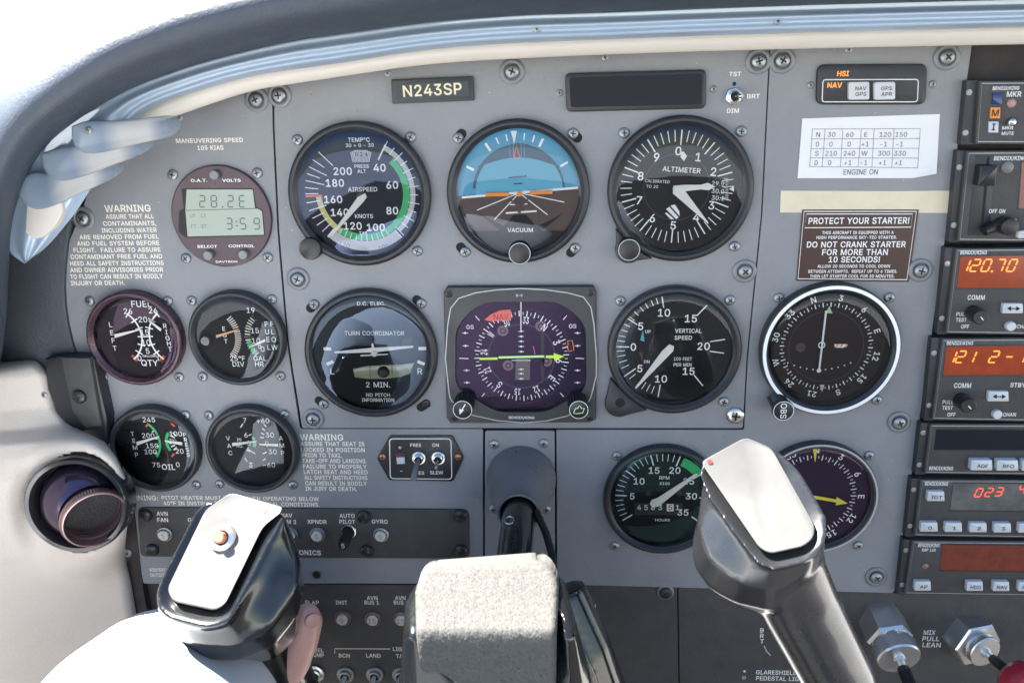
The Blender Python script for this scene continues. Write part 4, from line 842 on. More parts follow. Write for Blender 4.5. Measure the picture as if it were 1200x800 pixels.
for s_, x, y, w in (('AVN',190,601.5,13),('FAN',190.5,608.8,12.5),('GPS',227,609,14),('NAV',336,603.5,13),('COM 2',337,611,20),('XPNDR',371.4,611,23),('AUTO',406.7,604,18),('PILOT',406.9,611,18.5),('GYRO',445,610.8,19)): b.T(s_, x, y, 4.8, CREAM, 1.55, w, bold=.028)
b.T('AVIONICS', 356, 647, 5.6, CREAM, 1.55, 40, bold=.028); b.build('printed_lettering', av, smooth=False)
for x, y, s_ in ((192,626.6,'5'),(227,627,'5'),(264,627,'5'),(301,627,'5'),(339.5,627.5,'5'),(371.6,627.5,'5'),(446,627.5,'5')): breaker(av, o, x, y, s_, h=1.4)
breaker(av, o, 408, 624, '5', h=1.4, out=12, cap_m=KNOB, rim=CHROME, tilt=(-1.2,-3.6))
lo = tuple(lowl['_o'])
RIMP = mat('worn copper breaker rim',(.22,.12,.10),.4,metal=.4)
for x, y, s_ in ((368,724,'5'),(401,725.5,'5'),(436.4,726,'15'),(470,726,'15'),(689,722,'5')): breaker(lowl, lo, x, y, s_, h=-1.2, rim=RIMP, r=5.7)
def toggle(parent, o, px, py, h, r=6, lever=(0,-8,12), m=CHROME, tipm=None, hexn=True, label=None, lr=1.7):
    x, z = P(px, py, h+1); x -= o[0]; z -= o[1]; b = MB()
    if hexn: b.prism([(x+r*math.cos(k*math.pi/3+.3), z+r*math.sin(k*math.pi/3+.3)) for k in range(6)], h, h+1.8, m, ch=.5)
    else: b.lathe([(r,h),(r,h+1.6),(r*.9,h+2)], m, c=(x,z), seg=28, cap=True)
    b.lathe([(r*.66,h+1.7),(r*.66,h+4),(r*.5,h+4.4),(r*.42,h+3.6)], m, c=(x,z), seg=24); b.disc(r*.43, h+3.5, SLOT, (x,z), 20)
    s_ = b.build('toggle_switch', parent)
    b = MB(); dx, dz, dh = lever
    b.tube([(x,z,h+2.6),(x+dx*.3,z+dz*.3,h+3+dh*.35),(x+dx*.85,z+dz*.85,h+3+dh*.85),(x+dx,z+dz,h+3+dh)], [lr*.7,lr*.8,lr*1.1,lr*.9], tipm or m, seg=16); b.build('lever', s_)
    if label: s_['label'] = label
for x, y in ((405,790),(439.4,790),(470,790)): toggle(lowl, lo, x, y, -1.2, 6.2, (-1.2,-3.4,12), m=SCREW, tipm=BRKB, hexn=False, lr=2.1)
toggle(lowl, lo, 369, 789, -1.2, 7.0, (0,-5,12), hexn=False)
# ================================================================ SMALL PANEL ITEMS
o = P(507, 105, 3)
t = thing('registration_plate', 'small black framed plate with cream aircraft registration letters above the airspeed dial', 'nameplate', o)
b = MB(o); b.prism(rpoly([P(*q,3) for q in ((458,93.5),(554.5,89.5),(555.5,118),(459.5,122))], 1, 3), 0, 3, BEZG, ch=.6); b.prism(rpoly([P(*q,3.3) for q in ((464,98.5),(549,95),(549.5,112.5),(465,116.5))], .5, 3), 3, 3.3, mat('navy plate inlay',(.02,.028,.04),.3)); b.build('frame', t)
b = MB(o); b.T('N243SP', 506.5, 105.5, 13.5, mat('engraved yellow cream',(.75,.66,.45),.6), 3.42, 69, rot=-2, bold=.022); b.build('registration_lettering', t, smooth=False)
o = P(745, 106, 3)
t = thing('annunciator_panel', 'wide blank black display window in a shiny frame above the altimeter', 'display', o)
b = MB(o); A = rpoly([P(*q,3.5) for q in ((662,86),(828,81.5),(827.5,127.5),(664,131.5))], 3.2, 5); b.prism(A, 0, 3.5, BEZ, ch=1.2); b.build('frame', t)
b = MB(o); b.prism(rpoly([P(*q,3.6) for q in ((667,91),(823,86.5),(822.5,122.5),(669,126))], 1.5, 4), 3.4, 3.62, DDISP); b.build('display', t, smooth=False)
for x, y in ((655.5,109),(836.5,104.5)): screw(t, x, y, 'tiny', o, 0, 'mounting_screw')
o = P(860, 113)
t = thing('dimmer_switch', 'small chrome toggle switch with hexagon nut between TST and DIM lettering', 'switch', o)
toggle(t, o, 860, 113, 0, 4.9, (3.4,.3,4), lr=1.2)
b = MB(o); b.disc(1.1, .15, SLOT, P(860.5, 98.5), 16); b.build('keyway_hole', t, smooth=False)
# mode annunciator
f = crop(2.666, 880, 40); o = P(1022, 99, 2)
t = thing('mode_annunciator', 'black rounded switch unit with lit orange HSI and NAV words and two white keys', 'switch unit', o)
b = MB(o); b.prism(rpoly([P(*f(*q),2.5) for q in ((209,95),(553,93),(548,221),(205,221))], 4.5, 5), 0, 2.5, BEZ, ch=.7)
b.path(rpoly([P(*f(*q),2.5) for q in ((225,143),(523,142),(520,212),(222,212))], 1.5, 3), .5, 2.6, LETW, closed=True); b.build('housing', t)
b = MB(o)
for s_, x, y in (('HSI',288,124),('NAV',262,160)): b.T(s_, *f(x,y), 6, RSEG, 2.65, 13.5 if s_ == 'HSI' else 17, bold=.02)
b.build('lit_lettering', t, smooth=False)
for x0, x1, a, c_ in ((306,371,'NAV','GPS'),(386,452,'GPS','APR')):
    b = MB(o); b.prism(rpoly([P(*f(*q),5) for q in ((x0,150),(x1,149),(x1,205),(x0,206))], 1.2, 3), 2.4, 5, BTN, ch=.6)
    b.T(a, *f((x0+x1)/2+5,170), 4.4, BLK, 5.1, 13, bold=.02); b.T(c_, *f((x0+x1)/2+5,188), 4.4, BLK, 5.1, 13, bold=.02); b.build('key', t)
for x, y in (((188,160)),((570,156))): screw(t, *f(x,y), 'tiny', o, 0, 'mounting_screw')
# calibration card
o = P(1020, 170)
t = thing('calibration_card', 'white paper compass correction card with printed table and curled corner, above masking tape', 'paper card', o)
corn = [(166,263),(590,250),(578,408),(500,450),(145,450),(156,290)]
b = MB(o)
# curved sheet: grid with a curling lower right corner
def cardpt(u, v):
    x = (160+(590-160)*u)*(1-v)+(145+(578-145)*u)*v; y = (264-14*u)*(1-v)+(450)*v
    x0, y0 = x, y; d_ = max(0, (u*1.0+v*.55)-1.38); h = .25+.15*math.sin(u*9+v*3)**2
    if d_ > 0: h += d_*26*1.0; x -= d_*55; y -= d_*95
    q = P(*f(x,y),0); return (q[0], q[1], h)
N_, M_ = 40, 24; vs = []; fs = []
for j in range(M_+1):
    for i in range(N_+1): vs.append(cardpt(i/N_, j/M_))
for j in range(M_):
    for i in range(N_): k = j*(N_+1)+i; fs.append((k, k+N_+1, k+N_+2, k+1))
n0 = len(vs); vs2 = vs+[(x,z,h-.12) for x,z,h in vs]; fs2 = fs+[tuple(n0+k for k in reversed(q)) for q in fs]
b.add(vs2, fs2, PAPER); b.build('sheet', t)
b = MB(o); HT = .62
for y0, y1 in ((297,296),(328,327),(358,357),(387,388),(414,418)): b.line(P(*f(191-(y0-297)*.07,y0),HT), P(*f(529-(y0-297)*.05,y1),HT), .22, HT, INK)
for x0, x1 in ((192,184),(232,222),(287,280),(345,335),(385,378),(447,440),(529,521)): b.line(P(*f(x0,297),HT), P(*f(x1,416),HT), .22, HT, INK)
for row, y in ((['N','30','60','E','120','150'],314),(['0','0','0','+1','-1','-1'],344),(['S','210','240','W','300','330'],373),(['0','0','+1','-1','+1','+1'],402)):
    for s_, x in zip(row, (210,252,309,359,417,467)): b.T(s_, *f(x-(y-314)*.07+(3 if len(s_) == 3 else 0),y), 5.5, INK, HT, bold=0)
b.T('ENGINE ON', *f(343,431), 6.2, INK, HT, 40, bold=0); b.build('printed_table', t, smooth=False)
o = P(1014, 236)
b = MB(o); b.prism([P(*q) for q in ((915,223.5),(1050,224),(1114,223.5),(1113,237),(1111,249.5),(1040,249.5),(914,249))], .02, .25, TAPE)
to = b.build('tape_strip', None, smooth=False); to.location = (o[0]*.001, 0, o[1]*.001); tag(to, 'plain strip of cream masking tape between paper card and brown placard', 'tape')
o = P(1003, 288)
t = thing('starter_placard', 'dark brown placard with white block lettering about the starter', 'placard', o)
b = MB(o); b.prism([P(*f(*q)) for q in ((160,548),(523,548),(492,773),(141,770))], .3, .7, PLBR); b.build('plate', t, smooth=False)
b = MB(o); HT = .85
b.path([P(*f(*q),HT) for q in ((166,554),(517,554),(487,767),(147,764))], .55, HT, LETW, closed=True)
b.path([P(*f(*q),HT) for q in ((174,562),(505,562),(500,603),(168,605))], .5, HT, LETW, closed=True)
for s_, x, y, hh, w in (('PROTECT YOUR STARTER!',337,583,7.5,118),('THIS AIRCRAFT IS EQUIPPED WITH A',334,620,3.6,84),('HIGH PERFORMANCE SKY-TEC STARTER.',330,635,3.6,94),('DO NOT CRANK STARTER',329,657,7,116),('FOR MORE THAN',325,681,7,77),('10 SECONDS!',323,704,7,60),
    ('ALLOW 20 SECONDS TO COOL DOWN',321,725,3.6,85),('BETWEEN ATTEMPTS.  REPEAT UP TO 6 TIMES.',318,741,3.6,104),('THEN LET STARTER COOL FOR 30 MINUTES.',316,756,3.6,99)):
    b.T(s_, *f(x,y), hh, LETW, HT, w, bold=.03)
b.build('printed_lettering', t, smooth=False)
# trim / clock slew panel
f = crop(2.857, 330, 320); o = P(493, 537)
t = thing('slaving_switch_unit', 'small hexagonal black switch plate with rocker and two toggles', 'switch unit', o)
b = MB(o); b.prism(rpoly([P(*f(*q),1.4) for q in ((318,620),(362,544),(572,544),(610,618),(574,697),(360,693))], 1.5, 3), 0, 1.4, BEZ, ch=.4)
b.path(rpoly([P(*f(*q),1.5) for q in ((361,554),(567,554),(570,689),(364,687))], 2.5, 4), .6, 1.5, CREAM, closed=True); b.build('plate', t)
b = MB(o)
for s_, x, y, hh in (('+',396,582,5),('-',401,661,5),('FREE',449,575,3.8),('ON',515,575,3.8),('SLEW',519,667,3.8),('RES',463,668,3.8)): b.T(s_, *f(x,y), hh, CREAM, 1.52, bold=.02)
b.build('printed_lettering', t, smooth=False)
b = MB(o); b.prism([P(*f(*q),2) for q in ((382,602),(413,602),(413,640),(382,640))], 1.4, 2, mat('dark red rocker',(.12,.02,.02),.3)); b.prism([P(*f(*q),4.2) for q in ((384,618),(411,618),(413,638),(386,639))], 2, 4.2, BTN, ch=.3); b.build('rocker', t)
toggle(t, o, *f(460,618), 1.4, 4.6, (-1.2,-7,14), lr=1.9, tipm=SCREW, hexn=False); toggle(t, o, *f(525,618), 1.4, 4.6, (-.6,-3.5,6), lr=1.1, hexn=False)
for x, y in ((338,617),(590,617)): screw(t, *f(x,y), 'copper', o, 1.4)
# ================================================================ RADIO STACK
def radio(name, label, tl, bl, tr_y, br_y, ear, h0=8, cat='radio'):
    """front face polygon from its left corners, running out of the picture to the right"""
    xr = 1440; o = P(1200, (tl[1]+bl[1])/2, h0); t = thing(name, label, cat, o, 'avionics units stacked at the right')
    b = MB(o); tr = (xr, tr_y); br = (xr, br_y)
    b.prism(rpoly([P(*q, h0) for q in (tl, tr, br, bl)], .8, 3), -4, h0, BLACKP, ch=.5)
    fr = inset([P(*q, h0) for q in (bl, br, tr, tl)], 1.3); b.path(fr, .35, h0+.08, HSIL, closed=True)
    b.build('faceplate', t, ang=25)
    b = MB(o); e0, e1 = ear; b.prism(rpoly([P(*q, h0-2.5) for q in ((e0, tl[1]-1), (tl[0]+2, tl[1]-1), (bl[0]+2, bl[1]+1), (e1, bl[1]+1))], .8, 3), -4, h0-2.5, BEZG, ch=.4)
    for u in (.18, .82): 
        q = P(e0+(e1-e0)*u+4, tl[1]+(bl[1]-tl[1])*u, h0-2.4); b.lathe([(1.6,h0-2.5),(1.6,h0-2.2),(1.0,h0-2.1)], SCREW, c=q, seg=16, cap=True)
    b.build('side_rail', t)
    return t, o, h0
def rprint(t, o, h, L, m=LETW):
    b = MB(o)
    for r in L: b.T(r[0], r[1], r[2], r[3], m, h+.12, r[4] if len(r) > 4 else None, bold=.025)
    b.build('printed_lettering', t, smooth=False)
def disp(t, o, px, h, m, name='display'):
    b = MB(o); b.prism(inset([P(*q,h) for q in px], -.5) if 0 else [P(*q,h) for q in px], h-.1, h+.1, m, top=None); e = b.build(name, t, smooth=False)
    b = MB(o); b.path([P(*q,h) for q in px], .9, h+.3, BEZ, closed=True); b.build('display_surround', t, smooth=False); return e
def key(t, o, x, y, w, hh, h, s_=None, up=3, m=BTN, name='key', r=.8):
    b = MB(o); b.prism(rpoly([P(x-w/2+1,y-hh/2,h+up),P(x+w/2-.5,y-hh/2,h+up),P(x+w/2,y+hh/2,h+up),P(x-w/2,y+hh/2,h+up)], r, 3), h, h+up, m, ch=.7)
    if s_: b.T(s_, x+1, y+.8, 4, BLK, h+up+.1, min(w*.62, 4.4*len(s_)), bold=.015)
    b.build(name, t)
def arrow(t, o, x, y, h):
    b = MB(o); A = lambda a, c_: P(x+a, y+c_, h)
    b.line(A(-6,0), A(6,0), .6, h, BLK)
    b.poly([A(-8,0),A(-3,-2.8),A(-3,2.8)], h, BLK); b.poly([A(8,0),A(3,-2.8),A(3,2.8)], h, BLK); b.build('arrow_mark', t, smooth=False)
def rseg(t, o, h, L, m, w=10, hh=16, tk=.8, sl=.25):
    b = MB(o)
    for ch, x, y in L: q = P(x, y, h+.35); k = sc(x, y, h); seg7(b, ch, q[0], q[1], w*k, hh*k, tk, m, h+.35, sl)
    b.build('lit_digits', t, smooth=False)
def bk(x, y, w=31): return ('BENDIX/KING', x, y, 4.2, w)
# marker beacon
t, o, h = radio('marker_beacon_panel', 'topmost radio unit with blue, orange and white marker lamps', (1148,95), (1143,169), 93, 170, (1133,1126))
rprint(t, o, h, [bk(1179,103.5),('MKR',1188.5,110.5,6.2,17),('MKR',1181,150,3.8,13),('MUTE',1181,156.5,3.8,14)])
for x, y, m_, s_, nm in ((1169,116,mat('blue lamp lens',(.01,.03,.15),.15),'','blue_marker_lamp'),(1166.5,132.5,mat('orange lamp lens',(.75,.25,.03),.3),'M','orange_marker_lamp'),(1164.5,149,mat('white lamp lens',(.5,.52,.6),.3),'I','white_marker_lamp')):
    b = MB(o); b.prism([P(x+a,y+c_,h+.8) for a, c_ in ((-5.5,-6.5),(6,-6.5),(5.5,6.5),(-6,6.5))], h, h+.8, m_, ch=.2)
    if s_: b.T(s_, x, y, 8, BLK, h+.95, bold=.03)
    b.build(nm, t)
b = MB(o); b.lathe([(2.4,h),(2.4,h+.8),(1.5,h+1.5)], mat('pink lamp',(.35,.2,.18),.3), c=P(1185,121,h), seg=20, cap=True); b.lathe([(2.2,h),(1.9,h+3.5),(1,h+4)], CHROME, c=P(1185,143,h+2), seg=20, cap=True); b.build('lamp_and_switch', t)
# audio panel
t, o, h = radio('audio_panel', 'radio unit with vertical slider and round OFF ON knob, second from top', (1133,177), (1122,283), 175, 286, (1122,1112))
rprint(t, o, h+.3, [('BENDIX/KING',1184,185.5,4.8,38),('OFF ON',1168.5,247.5,4.6,19),('AP',1187,259,4.8,9)])
b = MB(o); b.prism([P(*q,h+.3) for q in ((1144,182),(1166,182),(1160,276),(1134,276))], h-.1, h+.3, BEZ, ch=.2); b.prism([P(*q,h+.5) for q in ((1157,184),(1160,184),(1152,272),(1149,272))], h+.2, h+.45, SLOT); b.build('slider_slot', t)
b = MB(o); b.prism(rpoly([P(*q,h+7) for q in ((1150,194),(1170,194),(1167,218),(1146,218))], .6, 3), h+.3, h+7, KNOB, ch=.8); b.build('slider', t)
b = MB(o); b.lathe([(3.2,h),(3.2,h+.7),(2.6,h+1)], mat('grey dome',(.16,.15,.15),.3), c=P(1180,196,h), seg=20, cap=True); b.build('photocell', t)
disp(t, o, [(1197,190),(1300,189),(1300,245),(1193,245)], h, RDIM)
knob(t, o, 1184, 266, 10.5, h+9, KNOB, knurl=.03, h0=h)
b = MB(o); b.tube([(*[P(1170,262,h)[0]-0, P(1170,262,h)[1]], h+2), (*P(1153,271,h+4), h+4)], [3.6,2.6], KNOB, seg=16); b.build('pointer_lever', t)
key(t, o, 1199, 275, 12, 9, h)
# comm radios
for (tl, bl, ty, by, ear, dsp, lab, dig, off, nm) in (
    ((1120,291),(1108,391),288,396,(1108,1098),[(1125,300),(1300,297),(1300,338),(1121,338)],'upper communication radio showing lit orange 120.70 above COMM knob',[('1',1131,311),('2',1143,311),('0',1156,311),('.',1163.5,311),('7',1172,311),('0',1186,311)],(0,0),1),
    ((1104,396.5),(1092,492),394,498,(1092,1083),[(1109,405),(1300,403),(1300,439),(1105,440)],'lower communication radio with scratched red window showing 121.2',[('1',1115,418),('2',1126,418),('1',1138,418),('2',1165,418),('-',1183,418),('1',1197,418)],(-16,103),2)):
    t, o, h = radio('communication_radio', lab, tl, bl, ty, by, ear)
    dx, dy = off
    disp(t, o, dsp, h, RDISP); rseg(t, o, h, dig, RSEG, 8.5, 14.5, .85)
    rprint(t, o, h, [bk(1141+dx,296+dy*1.03),('COMM',1144+dx,348.5+dy,5.6,20),('PULL',1127+dx,368+dy,4.4,12.5),('TEST',1126.5+dx,374.7+dy,4.4,12.5),('OFF',1131+dx,382.5+dy,4.4,9.5),('CHAN',1199+dx,382.5+dy,4.4,15)]+([('STBY',1193,451,5,18)] if nm == 2 else []))
    knob(t, o, 1150+dx*.9, 372+dy*1.01, 9.2, h+11, KNOB, knurl=.03, h0=h, fn=lambda b,x,z,r,hh: b.line((x-r*.1,z+r*.1),(x+r*.3,z-r*.35), .5, hh, WHITE))
    key(t, o, 1187+dx*1.05, 361.5+dy, 25, 12, h, up=2.5); arrow(t, o, 1188+dx*1.05, 361.5+dy, h+2.62)
    b = MB(o); b.lathe([(2.9,h),(2.7,h+2.2),(2.1,h+2.6)], BTN, c=P(1184+dx,382+dy,h+1), seg=20, cap=True); b.build('button', t)
# ADF receiver
t, o, h = radio('direction_finder_receiver', 'radio unit with blank dark window above white ADF and BFO keys', (1090,496.5), (1083,555), 497, 560, (1079,1072))
disp(t, o, [(1097,502),(1300,503),(1300,528),(1094,527)], h, DDISP); rprint(t, o, h, [bk(1103,548.5,28)])
for x, s_ in ((1150.5,'ADF'),(1181,'BFO'),(1211,'FRQ')): key(t, o, x, 545+(x-1150)*.01, 26, 12.5, h, s_, up=4)
# transponder
t, o, h = radio('transponder', 'radio unit with grey glassy window, IDT key and numbered keys 0 to 3', (1079,561.5), (1071,628), 563, 634, (1068,1061))
disp(t, o, [(1117,565),(1300,567),(1300,600),(1113,598)], h, mat('grey green window',(.10,.105,.10),.12,var=.35,vscale=70)); rprint(t, o, h, [bk(1097.5,566.5,27)])
rseg(t, o, h, [('0',1147,577),('2',1159,576.5),('3',1171,576),('4',1198,573)], RSEG2, 7, 11, .7)
key(t, o, 1097,581.5,21,11.5,h,'IDT')
for i, x in enumerate((1089,1117.5,1146.5,1175,1204)): key(t, o, x, 617.5+i*.3, 21, 11, h, str(i))
# autopilot
t, o, h = radio('autopilot_controller', 'lowest radio unit with dark red window and AP, HDG and NAV keys', (1069,633), (1060,696), 636, 702, (1059,1052), cat='autopilot')
disp(t, o, [(1104,637),(1300,640),(1300,671),(1101,668)], h, RDIM); rprint(t, o, h, [bk(1088.5,638.5,25),('KAP 140',1088.5,644,3.6,16)])
b = MB(o); b.lathe([(1.9,h),(1.9,h+.6),(1.2,h+1)], mat('amber lamp off',(.25,.12,.08),.3), c=P(1084,662.5,h), seg=16, cap=True); b.build('lamp', t)
for x, s_ in ((1081.5,'AP'),(1142.5,'HDG'),(1173.5,'NAV'),(1203,'APR')): key(t, o, x, 686.5+(x-1080)*.005, 20, 11, h, s_)
# ================================================================ GLARESHIELD
def resample(pts, n):
    L = [0]
    for a, b_ in zip(pts, pts[1:]): L.append(L[-1]+math.dist(a, b_))
    out = []
    for k in range(n):
        s_ = L[-1]*k/(n-1); i = 0
        while i < len(L)-2 and L[i+1] < s_: i += 1
        u = (s_-L[i])/((L[i+1]-L[i]) or 1); out.append(tuple(a+(c_-a)*u for a, c_ in zip(pts[i], pts[i+1])))
    return out
def smooth(pts, it=2):
    for _ in range(it):
        q = [pts[0]]
        for a, b_ in zip(pts, pts[1:]): q += [tuple(x*.75+y*.25 for x, y in zip(a, b_)), tuple(x*.25+y*.75 for x, y in zip(a, b_))]
        q.append(pts[-1]); pts = q
    return pts
def sweep(b, A, B, prof, m, n=90):        # A, B: picture points paired; prof: list of (t across, height)
    A = resample(smooth([p for p in A]), n) if 0 else smooth(A); B = smooth(B)
    rows_ = []
    for (ax, ay), (bx, by) in zip(A, B):
        rows_.append([P3(ax+(bx-ax)*t, ay+(by-ay)*t, h) for t, h in prof])
    n_, k = len(rows_), len(prof); vs = [p for r in rows_ for p in r]; fs = []
    for i in range(n_-1):
        for j in range(k-1): fs.append((i*k+j, i*k+j+1, (i+1)*k+j+1, (i+1)*k+j))
    b.add(vs, fs, m)
o0 = (0, 0)
gs = thing('glareshield', 'thick dark blue-grey leatherette roll curving over the top of the panel', 'glareshield', (0, 20))
OO = [(-150,440),(-125,360),(-95,290),(-65,225),(-30,155),(0,113),(57,68),(113,31),(159,11),(210,-8),(290,-30),(380,-44),(500,-55),(650,-64),(800,-70),(1000,-78),(1460,-86)]
II = [(-10,450),(2,420),(8,370),(10,318),(14,250),(43,179),(90,140),(148,105),(199,85),(255,68),(340,48),(400,40),(500,26),(650,16),(800,11),(1000,5),(1460,-6)]
prof = [(0,-60),(0,0),(-.0,30)]+[(.5-.5*math.cos(a), 46+34*math.sin(a)-10*(.5-.5*math.cos(a))) for a in [math.pi*k/14 for k in range(15)]]+[(1,14),(.97,-10)]
# rows are in pixel space at their own height; the front roll is built at true depth
b = MB((0,20)); sweep(b, OO, II, prof, LEATH); b.build('padded_roll', gs, ang=60)
# side moulding below the tip of the strip
b = MB((0,20))
pts = smooth([(-60,250),(40,180),(104,170),(104,215),(86,250),(78,300),(76,345),(82,390),(95,430),(60,450),(-60,470)],1)
b.prism([P(x,y,1) for x, y in pts], -2, 2.2, SIDE, ch=1.2); b.build('side_moulding', gs, ang=40)
# clear strip
st = thing('light_strip', 'translucent blue plastic strip with long ridges below the dark glareshield roll', 'trim strip', (0,10))
AA = [(29,309),(10,296),(2,264),(6.5,238),(20,209),(43,179),(77,148),(113,125),(148,105),(199,85),(255,68),(340,48),(400,40),(500,26),(600,17.5),(700,15),(800,11),(908,7),(1000,4),(1200,-1),(1460,-7)]
BB = [(31,308),(55,290),(82,258),(98,235),(112,212),(128,192),(142,172),(152,152),(172,128),(227,108),(284,91),(340,82),(400,74),(500,58),(600,50.5),(700,47),(800,43),(908,39.5),(1000,37),(1200,32),(1460,26)]
pr = [(-.05,20),(-.02,34)]+[(t, 36+1.1*math.cos((t*2.5)*2*math.pi)+5*math.sin(t*math.pi)) for t in [k/26 for k in range(27)]]+[(1.0,32),(.985,26)]
b = MB((0,10)); sweep(b, AA, BB, pr, CLEAR); b.build('clear_strip', st, ang=60)
A2 = [(150,146),(172,127),(227,107),(284,90),(340,81),(400,73),(500,57),(600,49.5),(700,46),(800,42),(908,38.5),(1000,36),(1200,31),(1460,25)]
B2 = [(152,150),(199,139),(255,119),(300,105),(340,99),(400,90),(500,75),(600,69),(700,64.5),(800,61),(908,58),(1000,56),(1200,52),(1460,48)]
pr2 = [(0,18),(0,29)]+[(t, 30-t*3+1.5*math.sin(t*math.pi)) for t in [k/8 for k in range(9)]]+[(1,18),(.96,8)]
b = MB((0,10)); sweep(b, A2, B2, pr2, CREAMP); cs = b.build('cream_strip', st, ang=60)
# cream inlay and three cowled slots at the left end
def ramp_mat(name, A, B, rough):
    m = mat(name, A, rough, trans=.15, coat=.4, ior=1.35); nt = m.node_tree; p = nt.nodes['Principled BSDF']; tc = nt.nodes.new('ShaderNodeTexCoord'); sp = nt.nodes.new('ShaderNodeSeparateXYZ'); r = nt.nodes.new('ShaderNodeValToRGB')
    nt.links.new(tc.outputs['Generated'], sp.inputs[0]); nt.links.new(sp.outputs[0], r.inputs[0]); nt.links.new(r.outputs[0], p.inputs['Base Color'])
    cr = r.color_ramp; cr.elements[0].position = 0; cr.elements[0].color = (*A,1); cr.elements[1].position = 1; cr.elements[1].color = (A[0]*.6,A[1]*.65,A[2]*.7,1)
    al = nt.nodes.new('ShaderNodeMapRange'); al.inputs['From Min'].default_value = .72; al.inputs['From Max'].default_value = 1.0; al.inputs['To Min'].default_value = .93; al.inputs['To Max'].default_value = .25
    nt.links.new(sp.outputs[0], al.inputs['Value']); nt.links.new(al.outputs['Result'], p.inputs['Alpha'])
    for q, c_ in ((.30,(A[0]*.62,A[1]*.66,A[2]*.72)),(.46,B),(.70,B),(.84,(A[0]*.62,A[1]*.66,A[2]*.72))): e_ = cr.elements.new(q); e_.color = (*c_,1)
    return m
FROST = ramp_mat('frosted blue to cream plastic', (.31,.375,.45), (.46,.45,.43), .35)
b = MB((0,10)); b.prism([P(x,y,40) for x, y in smooth([(34,238),(60,222),(80,240),(68,266),(46,282),(32,272)],2)], 36, 42.5, CREAMP, ch=1.2); b.build('cream_inlay', st)
def fin(pts, h0, h1):
    b = MB((0,10)); top = smooth(pts+[pts[0]], 2)[:-1]
    n = len(top); cx = sum(p[0] for p in top)/n; cy = sum(p[1] for p in top)/n
    loops = []
    for q, hh in ((1,h1-3.5),(1,h1-2.4),(.97,h1-1.2),(.92,h1-.5),(.84,h1-.1),(.4,h1+.3)):
        loops.append([P3(cx+(x-cx)*(1-(1-q)*.3), cy+(y-cy)*q, hh) for x, y in top])
    l0 = loops[0]
    if sum(l0[i][0]*l0[(i+1)%n][1]-l0[(i+1)%n][0]*l0[i][1] for i in range(n)) < 0: loops = [l[::-1] for l in loops]
    b.loft(loops, FROST); b.build('light_cowl', st, ang=60)
fin([(20,214),(22,232),(36,246),(56,246),(104,222),(142,206),(150,192),(140,188),(100,196),(60,204),(36,200)], 26, 44)
fin([(48,180),(50,198),(64,212),(84,212),(132,194),(176,178),(184,164),(170,158),(110,170),(70,172)], 28, 46.5)
fin([(84,148),(84,166),(96,180),(118,180),(165,168),(206,160),(216,146),(208,134),(170,138),(140,142),(104,140)], 30, 49)
for x, y, k_, hh in ((103,153,'tiny',49.3),(352,61,'tiny',40),(629,34,'tiny',40),(912,25,'tiny',40),(42,291,'tiny',36)): screw(st, x, y, k_, (0,10), hh)
for x, y in ((210,137),(454,85),(709,66.5),(995,57.5)): screw(st, x, y+1, 'tiny', (0,10), 9)
# dark recess at the top right behind the stack
# ================================================================ LEFT TRIM, BRACKET, VENT
tr = thing('side_trim', 'beige moulded plastic side trim swelling around the round air vent', 'trim panel', P(60,560))
b = MB(P(60,560)); VX, VY = 94, 588
def edge(y):
    E = [(405,20),(424,48),(438,60),(477,70),(500,88),(517,122),(535,136),(560,147),(600,151),(627,148),(650,146),(680,154),(900,190)]
    for (y0,x0),(y1,x1) in zip(E, E[1:]):
        if y <= y1: return x0+(x1-x0)*max(0,(y-y0))/(y1-y0)
    return E[-1][1]
NX, NY = 150, 170; vs = []; fs = []
for j in range(NY+1):
    y = 418+ (900-418)*j/NY; xe = edge(y)
    for i in range(NX+1):
        u = i/NX; x = -160+(xe+160)*u
        dd = math.hypot((x-VX)/60, (y-VY)/68); 
        h = 10+112*max(0,(1-u))**1.35+12*math.exp(-(dd/1.12)**4)
        e = (1-u)*(xe+160)/16
        h = h*min(1, math.sqrt(max(0,1-(1-min(1,e))**2)))-1 if e < 1 else h-1
        kf = math.exp(-(dd/1.2)**8); h = h*(1-kf)+34*kf
        ytop = max(0, (y-418)/14); 
        if ytop < 1: h = h*math.sqrt(1-(1-ytop)**2)
        if dd < .85: h -= min(45, (0.85-dd)*900)
        vs.append(P3(x, y+ (max(0,(60-x))*.10 if j == 0 else max(0,(60-x))*.10*(1-j/NY)), h))
for j in range(NY):
    for i in range(NX): k = j*(NX+1)+i; fs.append((k, k+NX+1, k+NX+2, k+1))
b.add(vs, fs, BEIGE); b.build('moulding', tr, ang=60)
screw(tr, 51, 463, 'tiny', P(60,560), 27)
b = MB(P(60,560)); b.prism([P(*q,0) for q in ((143,560),(158,600),(168,690),(190,800),(150,800),(140,650))], -4, .6, DARK); b.build('edge_strip', tr)
# bracket
o = P(95, 465, 6); t = thing('black_bracket', 'black painted metal bracket between the beige trim and the left panel', 'bracket', o)
b = MB(o)
L0 = [(52,421),(70,417),(110,420),(114,440),(125,490),(124,522),(98,514),(80,500),(66,484),(55,455)]
b.prism([P(*q,10) for q in L0], -2, 10, BEZ, ch=1.5); b.prism([P(*q,14) for q in ((69,419),(104,420),(118,500),(98,503),(82,480),(76,450))], 9, 13, BLACKP, ch=1.5); b.build('plate', t)
screw(t, 92, 465, 'blackdome', o, 13)
